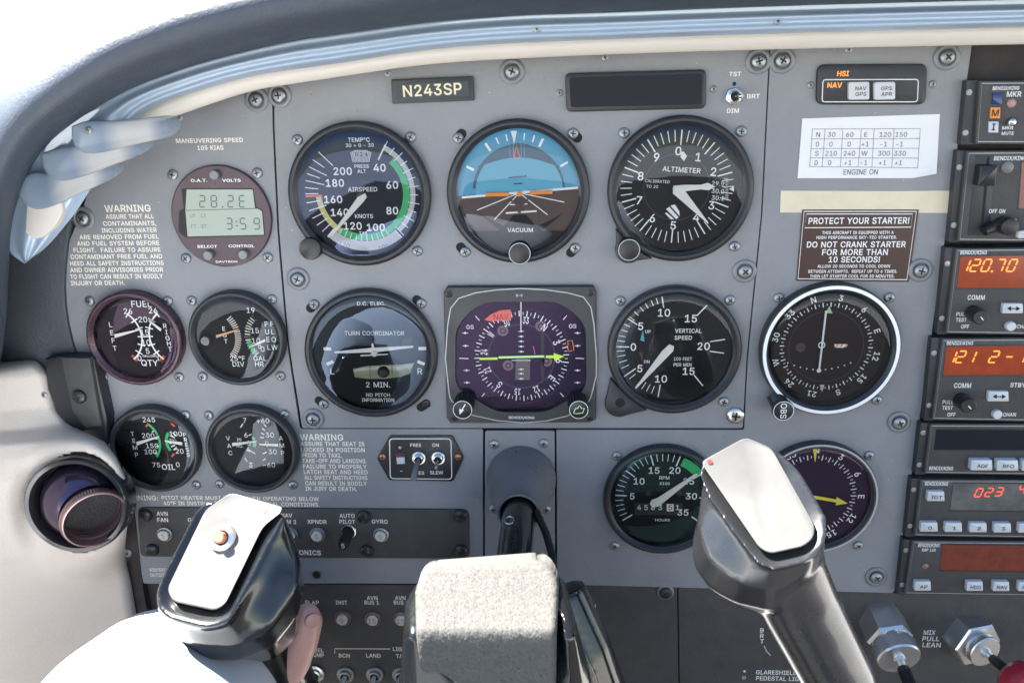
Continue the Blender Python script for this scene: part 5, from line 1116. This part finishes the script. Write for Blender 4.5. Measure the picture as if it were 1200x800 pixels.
# air vent
VH = 35
VO = P(VX, VY, VH); t = thing('air_vent', 'round eyeball air vent with reflection-tinted purple chrome ball and coppery knurled nozzle ring', 'air vent', (VO[0], VO[1]), h=VH)
ax = Vector((.42,-.10,.90)).normalized()    # in (x,z,h)
e1 = Vector((0,1,0)); e1 = (e1-ax*e1.dot(ax)).normalized(); e2 = e1.cross(ax)
def axlathe(b, prof, m, org, ax, seg=64, cap=False, base=False, knurl=0, kseg=None):
    e1 = Vector((0,1,0)); e1 = (e1-ax*e1.dot(ax)).normalized(); e2 = e1.cross(ax)
    loops = []
    for r, h in prof:
        L = []
        for k in range(seg):
            rr = r*(1+(knurl if (k % 2) else 0)); a = 2*math.pi*k/seg
            p = Vector(org)+ax*h+(e1*math.sin(a)+e2*math.cos(a)*-1*-1)*rr; L.append(tuple(p))
        loops.append(L)
    # orientation: make CCW when seen against ax
    p0, p1 = Vector(loops[0][0]), Vector(loops[0][1]); c_ = Vector(org)+ax*prof[0][1]
    if (p0-c_).cross(p1-c_).dot(ax) > 0: pass
    else: loops = [l[::-1] for l in loops]
    b.loft(loops, m, cap=cap, base=base)
# (x,z,h) is a right-handed copy of the viewer frame, so CCW there is CCW seen by the viewer
b = MB((VO[0],VO[1])); R0 = 57*sc(VX,VY,36)
oz = (VO[0], VO[1], 0)
def V3(x,y,h): return Vector(P3(x,y,h))
axr = Vector((.14,.10,1)).normalized()
axlathe(b, [(R0,-8),(R0,4),(R0*.985,6),(R0*.95,7.3),(R0*.88,7),(R0*.83,4),(R0*.81,-4),(R0*.80,-14)], mat('glossy black vent ring',(.02,.02,.022),.12,coat=.5), (VO[0],VO[1],0), axr)
b.build('mounting_ring', t)
b = MB((VO[0],VO[1])); rs = R0*.80; Bc = Vector((VO[0],VO[1],0))+axr*(-7)
prof = [(rs*math.cos(a), rs*math.sin(a)) for a in [math.radians(d_) for d_ in range(-30, 47, 6)]]
an = Vector((.64,-.16,.74)).normalized()
axlathe(b, prof, VENTP, Bc, an); b.build('eyeball', t)
b = MB((VO[0],VO[1])); rn = rs*.745
axlathe(b, [(rn*.93,rs*.58),(rn*.97,rs*.84),(rn*1.0,rs*.86)], VENTP, Bc, an)
axlathe(b, [(rn*1.0,rs*.86),(rn*1.03,rs*.87),(rn*1.03,rs*1.04)], VENTR, Bc, an, seg=150, knurl=.022)
axlathe(b, [(rn*1.03,rs*1.04),(rn*1.0,rs*1.08),(rn*.965,rs*1.08),(rn*.94,rs*1.03),(rn*.93,rs*.38)], VENTR, Bc, an)
b.build('nozzle', t)
b = MB((VO[0],VO[1])); axlathe(b, [(rn*.94,rs*.40),(.5,rs*.36)], mat('vent grille mesh',(.02,.018,.018),.6,bump=1,bscale=900,var=.5,vscale=700), Bc, an, cap=True); b.build('grille', t)
b = MB((VO[0],VO[1])); axlathe(b, [(rn*.90,rs*.80),(rn*.93,rs*.84),(rn*.93,rs*.90)], VENTR, Bc, an); b.build('inner_ring', t)
# ================================================================ CONTROL WHEEL
cw_o = P(600, 560)
cw = thing('control_wheel', 'black control wheel with two white-topped grips and a fuzzy grey hub', 'control yoke', cw_o)
cl = thing('column_collar', 'grey-black cone collar around the control shaft on the small grey plate', 'collar', cw_o)
COLM = mat('worn dark collar paint',(.12,.123,.128),.34,var=.12,vscale=30,rvar=.1)
b = MB(cw_o)
secs = [((611,560,0),40.5),((610.7,564.5,5),40.5),((610.5,567,7.5),39.6),((610,574,15),37.4),((609.3,582,23),33.5),((608.6,590,30.5),28.5),((608.2,596.5,36.5),25.4),((608,600,39.5),24.2)]
loops = []
for (px, py, h), r in secs:
    c_ = P(px, py, h); rr = r*sc(px, py, h); loops.append([(c_[0]+rr*math.cos(k*math.pi/32), c_[1]+rr*math.sin(k*math.pi/32)*1.02, h) for k in range(64)])
c_ = loops[-1]; b.loft(loops+[[((x-P(608,600,39.5)[0])*.88+P(608,600,39.5)[0], (z-P(608,600,39.5)[1])*.88+P(608,600,39.5)[1], h) for x,z,h in c_], [((x-P(608,600,39.5)[0])*.84+P(608,600,39.5)[0], (z-P(608,600,39.5)[1])*.84+P(608,600,39.5)[1], 30) for x,z,h in c_]], COLM, cap=False)
tq = P(608,600,39.5); b.lathe([(24.2*sc(608,600,39.5)*q_, h_) for q_, h_ in ((1.0,37.5),(1.05,38.5),(1.07,40),(1.03,41.2),(.95,41.4),(.88,40.4),(.86,36))], COLM, c=tq, seg=64); b.build('cone', cl); 
b = MB(cw_o); q = P(607.5,548,20); b.lathe([(2.6,0),(2.6,.8),(1.6,.8),(1.5,.2)], SLOT, c=q, seg=20, cap=True)
hole = b.build('hole', cl); hole.location = (0, -.0205, -.006); hole.rotation_euler = (math.radians(0), 0, 0)
# shaft
sx, sz = P(608, 600, 39.5)
b = MB(cw_o); rS = 19.6*sc(609,600,55)
hb = P(578, 730, 150)
b.tube([(sx,sz,15),(sx,sz,40),(sx,sz,70),(sx,sz,112)], [rS]*4, YOKE, seg=48); b.build('shaft', cw)
b = MB(cw_o)
# small plated hole ring lying on the front of the shaft
ey = P(604, 612.5, 62); 
b.tube([(sx-4+2.6*math.cos(a), sz+rS*.98-.2*abs(math.cos(a)), 66+2.6*math.sin(a)*1.6) for a in [k*math.pi/10 for k in range(21)]], .5, CHROME, seg=8, caps=False); b.build('eyelet', cw)
# hidden-cable loop right of the shaft
b = MB(cw_o); b.tube([P3(629,600,45),P3(640,625,60),P3(647,650,85),P3(650,680,100)], 2.2, KNOB, seg=12); b.build('cable', cw)
# ---- fused bodies via voxel remesh
def fuse(b, name, parent, vox=.0013, it=6, m=None, disp=None):
    ob = b.build(name, None, smooth=False)
    r = ob.modifiers.new('r', 'REMESH'); r.mode = 'VOXEL'; r.voxel_size = vox; r.use_smooth_shade = True
    s_ = ob.modifiers.new('s', 'SMOOTH'); s_.iterations = it; s_.factor = .6
    dg = bpy.context.evaluated_depsgraph_get(); me = bpy.data.meshes.new_from_object(ob.evaluated_get(dg))
    ob.modifiers.clear(); old = ob.data; ob.data = me; bpy.data.meshes.remove(old); me.name = name
    if not me.materials: me.materials.append(m)
    for i_ in range(len(me.materials)): me.materials[i_] = m or me.materials[i_]
    me.polygons.foreach_set('use_smooth', [True]*len(me.polygons)); me.update()
    ob.parent = parent; return ob
def loftsec(b, secs, m, hf, n=40, r=6):
    loops = []
    for pts, dh in secs:
        pts = rpoly(pts, r, 4); cx = (min(p[0] for p in pts)+max(p[0] for p in pts))/2; cy = (min(p[1] for p in pts)+max(p[1] for p in pts))/2
        L = []
        for k in range(n):
            a = -2*math.pi*k/n; dx, dy = math.cos(a), math.sin(a); best = 0
            for i in range(len(pts)):
                p, q = pts[i], pts[(i+1) % len(pts)]; ex, ey = q[0]-p[0], q[1]-p[1]; det = dx*(-ey)+ex*dy
                if abs(det) < 1e-9: continue
                rx, ry = p[0]-cx, p[1]-cy; tt = (rx*(-ey)+ex*ry)/det; u = (dx*ry-dy*rx)/det
                if tt > 0 and -1e-6 <= u <= 1+1e-6: best = max(best, tt)
            x, y = cx+dx*best, cy+dy*best; L.append(P3(x, y, hf(x, y)+dh))
        loops.append(L)
    b.loft(loops, m, cap=True, base=True)
def plate(parent, pts, hf, dh, th, name, m, r=8):
    b = MB(cw_o); top = rpoly(pts, r, 6)
    if sum(top[i][0]*top[(i+1)%len(top)][1]-top[(i+1)%len(top)][0]*top[i][1] for i in range(len(top))) > 0: top = top[::-1]
    cx = sum(p[0] for p in top)/len(top); cy = sum(p[1] for p in top)/len(top); loops = []
    for q, d_ in ((1,dh-th),(1,dh-.4),(.99,dh-.1),(.975,dh)): loops.append([P3(cx+(x-cx)*q, cy+(y-cy)*q, hf(x,y)+d_) for x, y in top])
    b.loft(loops, m); return b.build(name, parent, ang=40)
# left grip
hL = lambda x, y: 150+(y-650)*.30+(x-262)*.04
b = MB(cw_o)
loftsec(b, [([(290,690),(340,700),(352,745),(320,775),(270,775),(235,745),(250,700)],-75),
 ([(264,640),(330,640),(349,680),(350,712),(325,750),(285,772),(245,770),(215,748),(205,715),(218,660)],-48),
 ([(262,600),(333,622),(353,660),(358,688),(350,722),(322,757),(280,774),(240,773),(212,757),(198,722),(200,680),(235,610)],-27),
 ([(262,585),(336,606),(350,645),(349,690),(318,735),(275,757),(235,757),(200,735),(188,708),(195,680),(235,600)],-12),
 ([(267,581),(333,599),(339,625),(312,682),(270,734),(235,740),(196,728),(181,710),(188,680),(233,593)],-4),
 ([(268,581),(333,599),(334,610),(314,636),(268,730),(245,736),(196,725),(180,706),(187,680),(232,592)],1.5),([(268,590),(318,600),(318,610),(300,636),(258,712),(245,718),(206,708),(198,700),(202,680),(240,606)],-2.2)], YOKE, hL)
b.tube([P3(305,735,95),P3(330,800,85),P3(370,880,85),P3(460,960,95),P3(560,960,110),P3(590,900,115)], [19,19,18,18,18,18], YOKE, seg=24)
lg = fuse(b, 'grip', cw, m=YOKE, vox=.0009, it=28); lg['label'] = 'left grip of glossy black plastic'
pl = plate(cw, [(270.5,577),(331,594),(329,600),(308.5,616),(264,708),(252,715),(203,704.5),(196,690),(241,597)], hL, 2.2, 3.0, 'grip_plate', PLATE)
pl['label'] = 'scratched silver white plate with a round push button'
b = MB(cw_o); random.seed(11); SCR = mat('scratch in plate', (.10,.10,.10), .6)
for _ in range(34):
    x, y = random.uniform(215,275), random.uniform(640,700); a_ = random.gauss(-.7,.9); L_ = random.uniform(4,16)
    pts = [(x+math.cos(a_)*L_*u, y+math.sin(a_)*L_*u+2*u*u) for u in (0,.5,1)]
    if all(203+(712-q_[1])*.36 < q_[0] < 262+(712-q_[1])*.42 for q_ in pts):
        V_ = [P3(px_, py_, hL(px_, py_)+2.26) for px_, py_ in pts]; w_ = random.uniform(.05,.11)
        vs_ = [];
        for q_ in V_: vs_ += [(q_[0]-w_*.7,q_[1]-w_*.7,q_[2]),(q_[0]+w_*.7,q_[1]+w_*.7,q_[2])]
        b.add(vs_, [(0,1,3,2),(2,3,5,4)], SCR)
b.build('scratches', pl, smooth=False)
nrm = Vector((0,.55,.83)).normalized()
q = P3(262, 630, hL(262,630)+2.2); b = MB(cw_o)
axlathe(b, [(6.4,-.5),(6.4,2.2),(6.0,2.9),(3.9,3.6),(3.5,3.2),(3.3,1.4)], ALU, q, nrm, seg=40); axlathe(b, [(2.7,0),(2.7,5.6),(2.3,6.4)], PINKB, q, nrm, seg=32, cap=True); b.build('push_button', pl)
b = MB(cw_o); q = P3(310.5, 598.5, hL(310,598)+2.25); axlathe(b, [(1.1,0),(1.1,.25)], PINKB, q, nrm, seg=16, cap=True); b.build('rivet', pl)
# right grip and arm
hR = lambda x, y: 150+(y-600)*.30
b = MB(cw_o)
loftsec(b, [([(880,600),(930,600),(955,650),(950,690),(920,710),(870,700),(840,660),(850,620)],-60),
 ([(868,560),(925,575),(962,625),(966,665),(940,712),(900,722),(850,702),(822,668),(818,625),(835,585)],-42),
 ([(866,540),(918,555),(962,612),(968,650),(950,690),(905,716),(862,707),(830,690),(811,660),(811,630),(826,585)],-24),
 ([(868,525),(918,540),(964,605),(968,640),(948,672),(905,690),(865,682),(832,655),(818,620),(822,570)],-10),
 ([(872,516),(911,528),(940,557),(966,605),(967,630),(950,655),(905,668),(885,655),(838,590),(818,545)],-2),
 ([(873,514),(907,524),(934,545),(970,604),(971,630),(953,658),(905,670),(884,660),(822,573),(817,546)],1.5),([(872,520),(900,532),(920,556),(950,610),(950,625),(938,640),(903,648),(893,640),(838,570),(830,548)],-2.2)], YOKM, hR)
b.tube([P3(915,660,140),P3(935,705,140),P3(956,745,142),P3(982,795,145),P3(1000,850,148),P3(985,930,145),P3(900,990,130),P3(760,990,120),P3(640,930,118)], [19,18.5,17.5,16.6,16.6,17,18,18,18], YOKM, seg=32)
rg = fuse(b, 'grip', cw, m=YOKM, vox=.0009, it=28); rg['label'] = 'right grip and arm of shiny black crackle metal'
pr_ = plate(cw, [(873.5,512),(904,525),(955,616),(953.5,630),(942,640),(903,648.5),(891,643),(821,541)], hR, 2.2, 3.4, 'grip_plate', PLATE)
b = MB(cw_o); q = P3(832, 541, hR(832,541)+2.25); axlathe(b, [(1.1,0),(1.1,.25)], mat('dull red rivet',(.22,.05,.04),.5), q, nrm, seg=16, cap=True); b.build('rivet', pr_)
# hub
b = MB(cw_o); hH = lambda x, y: 112+max(0,min(1,(y-655)/90))*46
loftsec(b, [([(560,690),(640,690),(700,800),(720,900),(460,900),(470,760)],-60),([(500,672),(660,672),(690,780),(712,900),(470,900),(472,740)],-14),([(492,674),(662,674),(674,740),(690,900),(470,900),(472,705)],-5),([(497,678),(655,678),(660,740),(672,900),(482,900),(482,710)],-2)], YOKE, hH, n=60)
b.tube([P3(660,690,90),P3(690,760,98),P3(715,840,105),P3(700,930,112)], [12,13,15,16], YOKE, seg=24)
fuse(b, 'hub', cw, m=YOKE, it=14)
# fuzzy pad wrapped over the hub: upper face faces up, front face faces the viewer
b = MB(cw_o); NU, NV = 150, 170; vs = []; fs = []
top = [(505,664,),(0,0)]
def padpt(u, v):       # u across 0..1, v along 0..1
    yk = 658+ (900-658)*v
    # left and right borders
    if yk < 690: lft = 489+ (1-math.sqrt(max(0,1-((690-yk)/32)**2)))*22
    else: lft = 487+(yk-690)*.02
    rgt = 655-(1-math.sqrt(max(0,1-((690-yk)/32)**2)))*26 if yk < 690 else 655-(yk-690)*.05+ (yk-740 > 0)*(yk-740)*.04
    x = lft+(rgt-lft)*u; y = yk+ (0.5-u)*9*max(0,1-(yk-658)/40)
    s_ = (yk-658)/88; 
    h = 116+ (44*s_ if s_ < .85 else (37.4+ 44*.12*(1-math.exp(-(s_-.85)/.12))-(s_-.85)*7))
    e = min(u, 1-u)*(rgt-lft)/9; ev = v*242/9
    h -= 4*(1-math.sqrt(max(0,1-(1-min(1,e))**2)))+3*(1-math.sqrt(max(0,1-(1-min(1,ev))**2)))
    q = P3(x, y, h); n_ = noise.noise(Vector(q)*1.1)*.55+noise.noise(Vector(q)*.35)*.5+noise.noise(Vector(q)*2.6)*.2
    return (q[0]+n_*.15, q[1]+n_*.2, q[2]+n_*.33+1.5)
for j in range(NV+1):
    for i in range(NU+1): vs.append(padpt(i/NU, j/NV))
for j in range(NV):
    for i in range(NU): k = j*(NU+1)+i; fs.append((k, k+NU+1, k+NU+2, k+1))
m0 = len(vs); bd = [i for i in range(NU+1)]+[j*(NU+1)+NU for j in range(1,NV+1)]+[NV*(NU+1)+i for i in range(NU-1,-1,-1)]+[j*(NU+1) for j in range(NV-1,0,-1)]
low = [(vs[k][0], vs[k][1], vs[k][2]-7) for k in bd]; vs += low
for i in range(len(bd)): j = (i+1) % len(bd); fs.append((bd[i], bd[j], m0+j, m0+i))
b.add(vs, fs, FUZZ); pad = b.build('hub_pad', cw, ang=180)
# short pile standing on the pad
b = MB(cw_o)
for _ in range(12000):
    u, v = random.random(), random.random()*.75; p = Vector(padpt(u, v)); d_ = Vector((random.gauss(0,.6), random.gauss(.25,.6), 1)).normalized()*random.uniform(.3,.8)
    s_ = Vector((random.gauss(0,1),random.gauss(0,1),random.gauss(0,1))).normalized()*.16
    q = p+d_; b.add([tuple(p-s_), tuple(p+s_), tuple(q)], [(0,1,2)], FUZZ)
b.build('pile', pad, smooth=False)['kind'] = 'stuff'
# ================================================================ HAND AND SLEEVE
ho = P(330, 790, 80)
pe = thing('person', 'person in a white long sleeve holding the left grip of the control wheel', 'person', ho)
b = MB(ho)
def cap_(pts, rad): 
    b.tube(pts, rad, SKIN, seg=20, caps=True)
    for p, r in zip(pts, rad): b.sphere(p, r, SKIN, 14, 8)
cap_([P3(250,830,85),P3(290,820,83),P3(318,812,82)], [21,19,17])                       # wrist
cap_([P3(305,815,84),P3(330,800,82)], [17,14])
cap_([P3(322,800,90),P3(342,770,92),P3(353,745,94),P3(360,722,95)], [13.5,11.5,9.4,7.4])   # thumb
cap_([P3(338,792,80),P3(358,752,72),P3(364,728,74)], [8.5,7.6,7])                            # index base beside it
cap_([P3(322,806,78),P3(335,765,58),P3(318,725,56),P3(290,705,62)], [9,8,7.2,6.4])
cap_([P3(300,810,76),P3(312,770,54),P3(296,735,52),P3(268,718,58)], [9,8,7,6])
cap_([P3(280,812,78),P3(285,780,56),P3(268,750,54),P3(245,735,60)], [8.4,7.2,6.4,5.6])
hand = fuse(b, 'body', pe, vox=.0011, it=5, m=SKIN)
b = MB(ho); c_ = P3(366,721,105); 
nn = Vector((.55,.1,.83)).normalized(); q = Vector(P3(362,721,95))+nn*6.0
axlathe(b, [(4.3,.0),(4.2,.9),(3.4,1.4),(1.5,1.7)], NAIL, q, nn, seg=24, cap=True); b.build('fingernail', pe)
b = MB(ho); secs = [((110,1040,250),165),((150,960,235),155),((170,895,165),150),((192,848,108),130),((222,826,74),106),((252,828,64),80),((280,826,70),60),((298,814,74),52),((311,803,77),48),((317,798,78),47)]
pts = [P3(*s_[0]) for s_ in secs]; rad = [s_[1]*sc(*s_[0]) for s_ in secs]
V = [Vector(p) for p in pts]; loops = []; ref = Vector((0,1,0)); n = 72
def rad_noise(i, a): return 1+.035*noise.noise(Vector((i*.9, math.cos(a)*1.6, math.sin(a)*1.6)))*1.5+.02*math.sin(i*2.1+3*math.cos(a))
dense = []; 
for i in range(len(V)-1):
    for u in (0,.25,.5,.75): dense.append((V[i].lerp(V[i+1], u), rad[i]+(rad[i+1]-rad[i])*u))
dense.append((V[-1], rad[-1]))
# average once for a smooth path
for _ in range(3): dense = [dense[0]]+[((dense[i-1][0]+dense[i][0]*2+dense[i+1][0])/4, (dense[i-1][1]+dense[i][1]*2+dense[i+1][1])/4) for i in range(1,len(dense)-1)]+[dense[-1]]
for i, (p, r) in enumerate(dense):
    d_ = (dense[min(i+1,len(dense)-1)][0]-dense[max(i-1,0)][0]).normalized(); a_ = (ref-d_*ref.dot(d_)).normalized(); ref = a_; c_ = d_.cross(a_)
    loops.append([tuple(p+(a_*math.cos(t*2*math.pi/n)+c_*math.sin(t*2*math.pi/n))*r*rad_noise(i*.35, t*2*math.pi/n)) for t in range(n)])
last = loops[-1]; cc = sum((Vector(p) for p in last), Vector())/n
d_ = (dense[-1][0]-dense[-3][0]).normalized()
loops.append([tuple(cc+(Vector(p)-cc)*.97+d_*.8) for p in last]); loops.append([tuple(cc+(Vector(p)-cc)*.9+d_*.3) for p in last]); loops.append([tuple(cc+(Vector(p)-cc)*.87-d_*10) for p in last])
b.loft(loops, CLOTH, cap=False); b.build('sleeve', pe, ang=60)
b = MB(ho)
b = MB(ho); n = 48; loops = []  # unseen torso added, leaning back to catch sun for lens reflections
for z_, rx_, ry_, cx_, h_ in ((-900,190,130,-150,660),(-760,185,125,-150,690),(-620,190,120,-150,720),(-480,205,118,-150,750),(-380,215,112,-150,775),(-300,205,95,-150,790),(-255,150,70,-150,800),(-235,70,55,-150,805)):
    loops.append([(cx_+rx_*math.cos(t*2*math.pi/n), z_+6*noise.noise(Vector((t*.3,z_*.01,1))), h_-ry_*math.sin(t*2*math.pi/n)*(1+.05*noise.noise(Vector((t*.6,z_*.02,3))))) for t in range(n)])
b.loft(loops, CLOTH, cap=True, base=True)
b.tube([(-320,-330,745),(-370,-420,640),(-350,-520,480),(-290,-560,360),P3(110,1040,250)], [62,58,52,48,42], CLOTH, seg=40); b.build('unseen_shirt', pe, ang=180)
# ================================================================ ENGINE CONTROLS
def control(name, label, hexc, hexr, cyl, cylr, shaft_end, h1, h2, knobc=None, rot=.2, m2=ALU, knurl=.02):
    o = P(*hexc, 4); t = thing(name, label, 'engine control', o); H = 9
    A = Vector(P3(*hexc, 2)); B = Vector(P3(*cyl, h1)); ax = (B-A).normalized()
    b = MB(o); r = hexr*sc(*hexc, 4)
    loops = []
    e1 = Vector((0,1,0)); e1 = (e1-ax*e1.dot(ax)).normalized(); e2 = e1.cross(ax)
    L = (B-A).length
    for q, d_ in ((1,-8),(1,L*.42),(.93,L*.5),(.86,L*.5)): loops.append([tuple(A+ax*d_+(e1*math.sin(rot+k*math.pi/3)+e2*math.cos(rot+k*math.pi/3))*r*q) for k in range(6)])
    if (Vector(loops[0][0])-Vector(A-ax*8)).cross(Vector(loops[0][1])-Vector(A-ax*8)).dot(ax) < 0: loops = [l[::-1] for l in loops]
    b.loft(loops, m2); b.build('hex_nut', t, ang=15)
    b = MB(o); rc = cylr*sc(*cyl, h1)
    axlathe(b, [(rc*.86,L*.45),(rc*.86,L*.62),(rc,L*.66),(rc,L*.95)], m2, A, ax, seg=120, knurl=knurl); axlathe(b, [(rc,L*.95),(rc*.95,L),(rc*.3,L+.2),(rc*.28,L+2),(rc*.2,L+2.1)], m2, A, ax, seg=48, cap=True); b.build('friction_lock', t)
    E = Vector(P3(*shaft_end, h2)); b = MB(o); b.tube([tuple(B), tuple(B.lerp(E,.35))], [rc*.2]*2, CHROME, seg=24); b.tube([tuple(B.lerp(E,.33)), tuple(E)], [rc*.27,rc*.30], KNOB, seg=24); b.build('shaft', t)
    if knobc:
        b = MB(o); K_ = Vector(P3(*knobc, h2+6)); rk = 27*sc(*knobc, h2+6); d_ = (K_-E).normalized() if (K_-E).length > 1 else ax
        axlathe(b, [(rk*.25,-7),(rk*.8,-5),(rk,-1),(rk,6),(rk*.9,9),(rk*.4,10.5)], REDK, K_, (ax+Vector((0,0,.2))).normalized(), seg=36, cap=True); b.build('knob', t)
    return t
control('throttle_control', 'metal hexagon nut and knurled friction lock of the throttle, right of the wheel arm', (1035,731), 27, (1054,772), 26, (1068,806), 27, 48)
control('mixture_control', 'hexagon nut with black shaft and dark red knob beside MIX PULL LEAN', (1139,749), 31, (1155,764), 20.5, (1181,786), 14, 36, (1194,797), rot=.05, knurl=0)
# ================================================================ SETTING
def structure(o): o['kind'] = 'structure'; return o
b = MB(); b.add([(-4e5,-1.3e3,-4e5),(4e5,-1.3e3,-4e5),(4e5,-1.3e3,4e5),(-4e5,-1.3e3,4e5)], [(0,1,2,3)], GROUND); structure(b.build('ground', smooth=False))
b = MB(); b.add([(-1500,-700,-50),(1800,-700,-50),(1800,-700,7000),(-1500,-700,7000)], [(0,1,2,3)], FLOORM); structure(b.build('reflection_floor', smooth=False))  # unseen floor added and stretched far back to darken lens reflections
# ================================================================ LIGHT, SKY, CAMERA
SUN = Vector((-.52, .10, .85)).normalized()
w = bpy.data.worlds.new('World'); S.world = w; w.use_nodes = True; nt = w.node_tree; bg = nt.nodes['Background']
sk = nt.nodes.new('ShaderNodeTexSky'); sk.sky_type = 'NISHITA'; sk.sun_disc = False
sk.sun_elevation = math.asin(SUN.z); sk.sun_rotation = math.atan2(SUN.x, SUN.y)
sk.dust_density = .2; sk.air_density = 1.0
nt.links.new(sk.outputs[0], bg.inputs[0]); bg.inputs[1].default_value = .05
l = bpy.data.lights.new('sun', 'SUN'); l.energy = 5.0; l.angle = math.radians(.5); l.color = (1,.96,.9)
lo_ = bpy.data.objects.new('sun', l); COL.objects.link(lo_); lo_.rotation_euler = SUN.to_track_quat('Z','Y').to_euler()
cam = bpy.data.cameras.new('camera'); co = bpy.data.objects.new('camera', cam); COL.objects.link(co)
M_ = Matrix((rt, up, -fw)).transposed().to_4x4(); M_.translation = Vector((0, -DIST*.001, 0)); co.matrix_world = M_
cam.sensor_width = 36; cam.lens = FPX/1200*36; cam.clip_start = .005; cam.clip_end = 2000
cam.dof.use_dof = True; cam.dof.focus_distance = .52; cam.dof.aperture_fstop = 18
S.camera = co
S.view_settings.view_transform = 'Standard'; S.view_settings.look = 'None'; S.view_settings.exposure = 2.62; S.view_settings.gamma = 1; S.view_settings.use_curve_mapping = False
S.render.engine = 'CYCLES'; S.cycles.max_bounces = 8; S.cycles.transparent_max_bounces = 12; S.cycles.caustics_reflective = False; S.cycles.caustics_refractive = False
S.render.resolution_x = 1024; S.render.resolution_y = 682
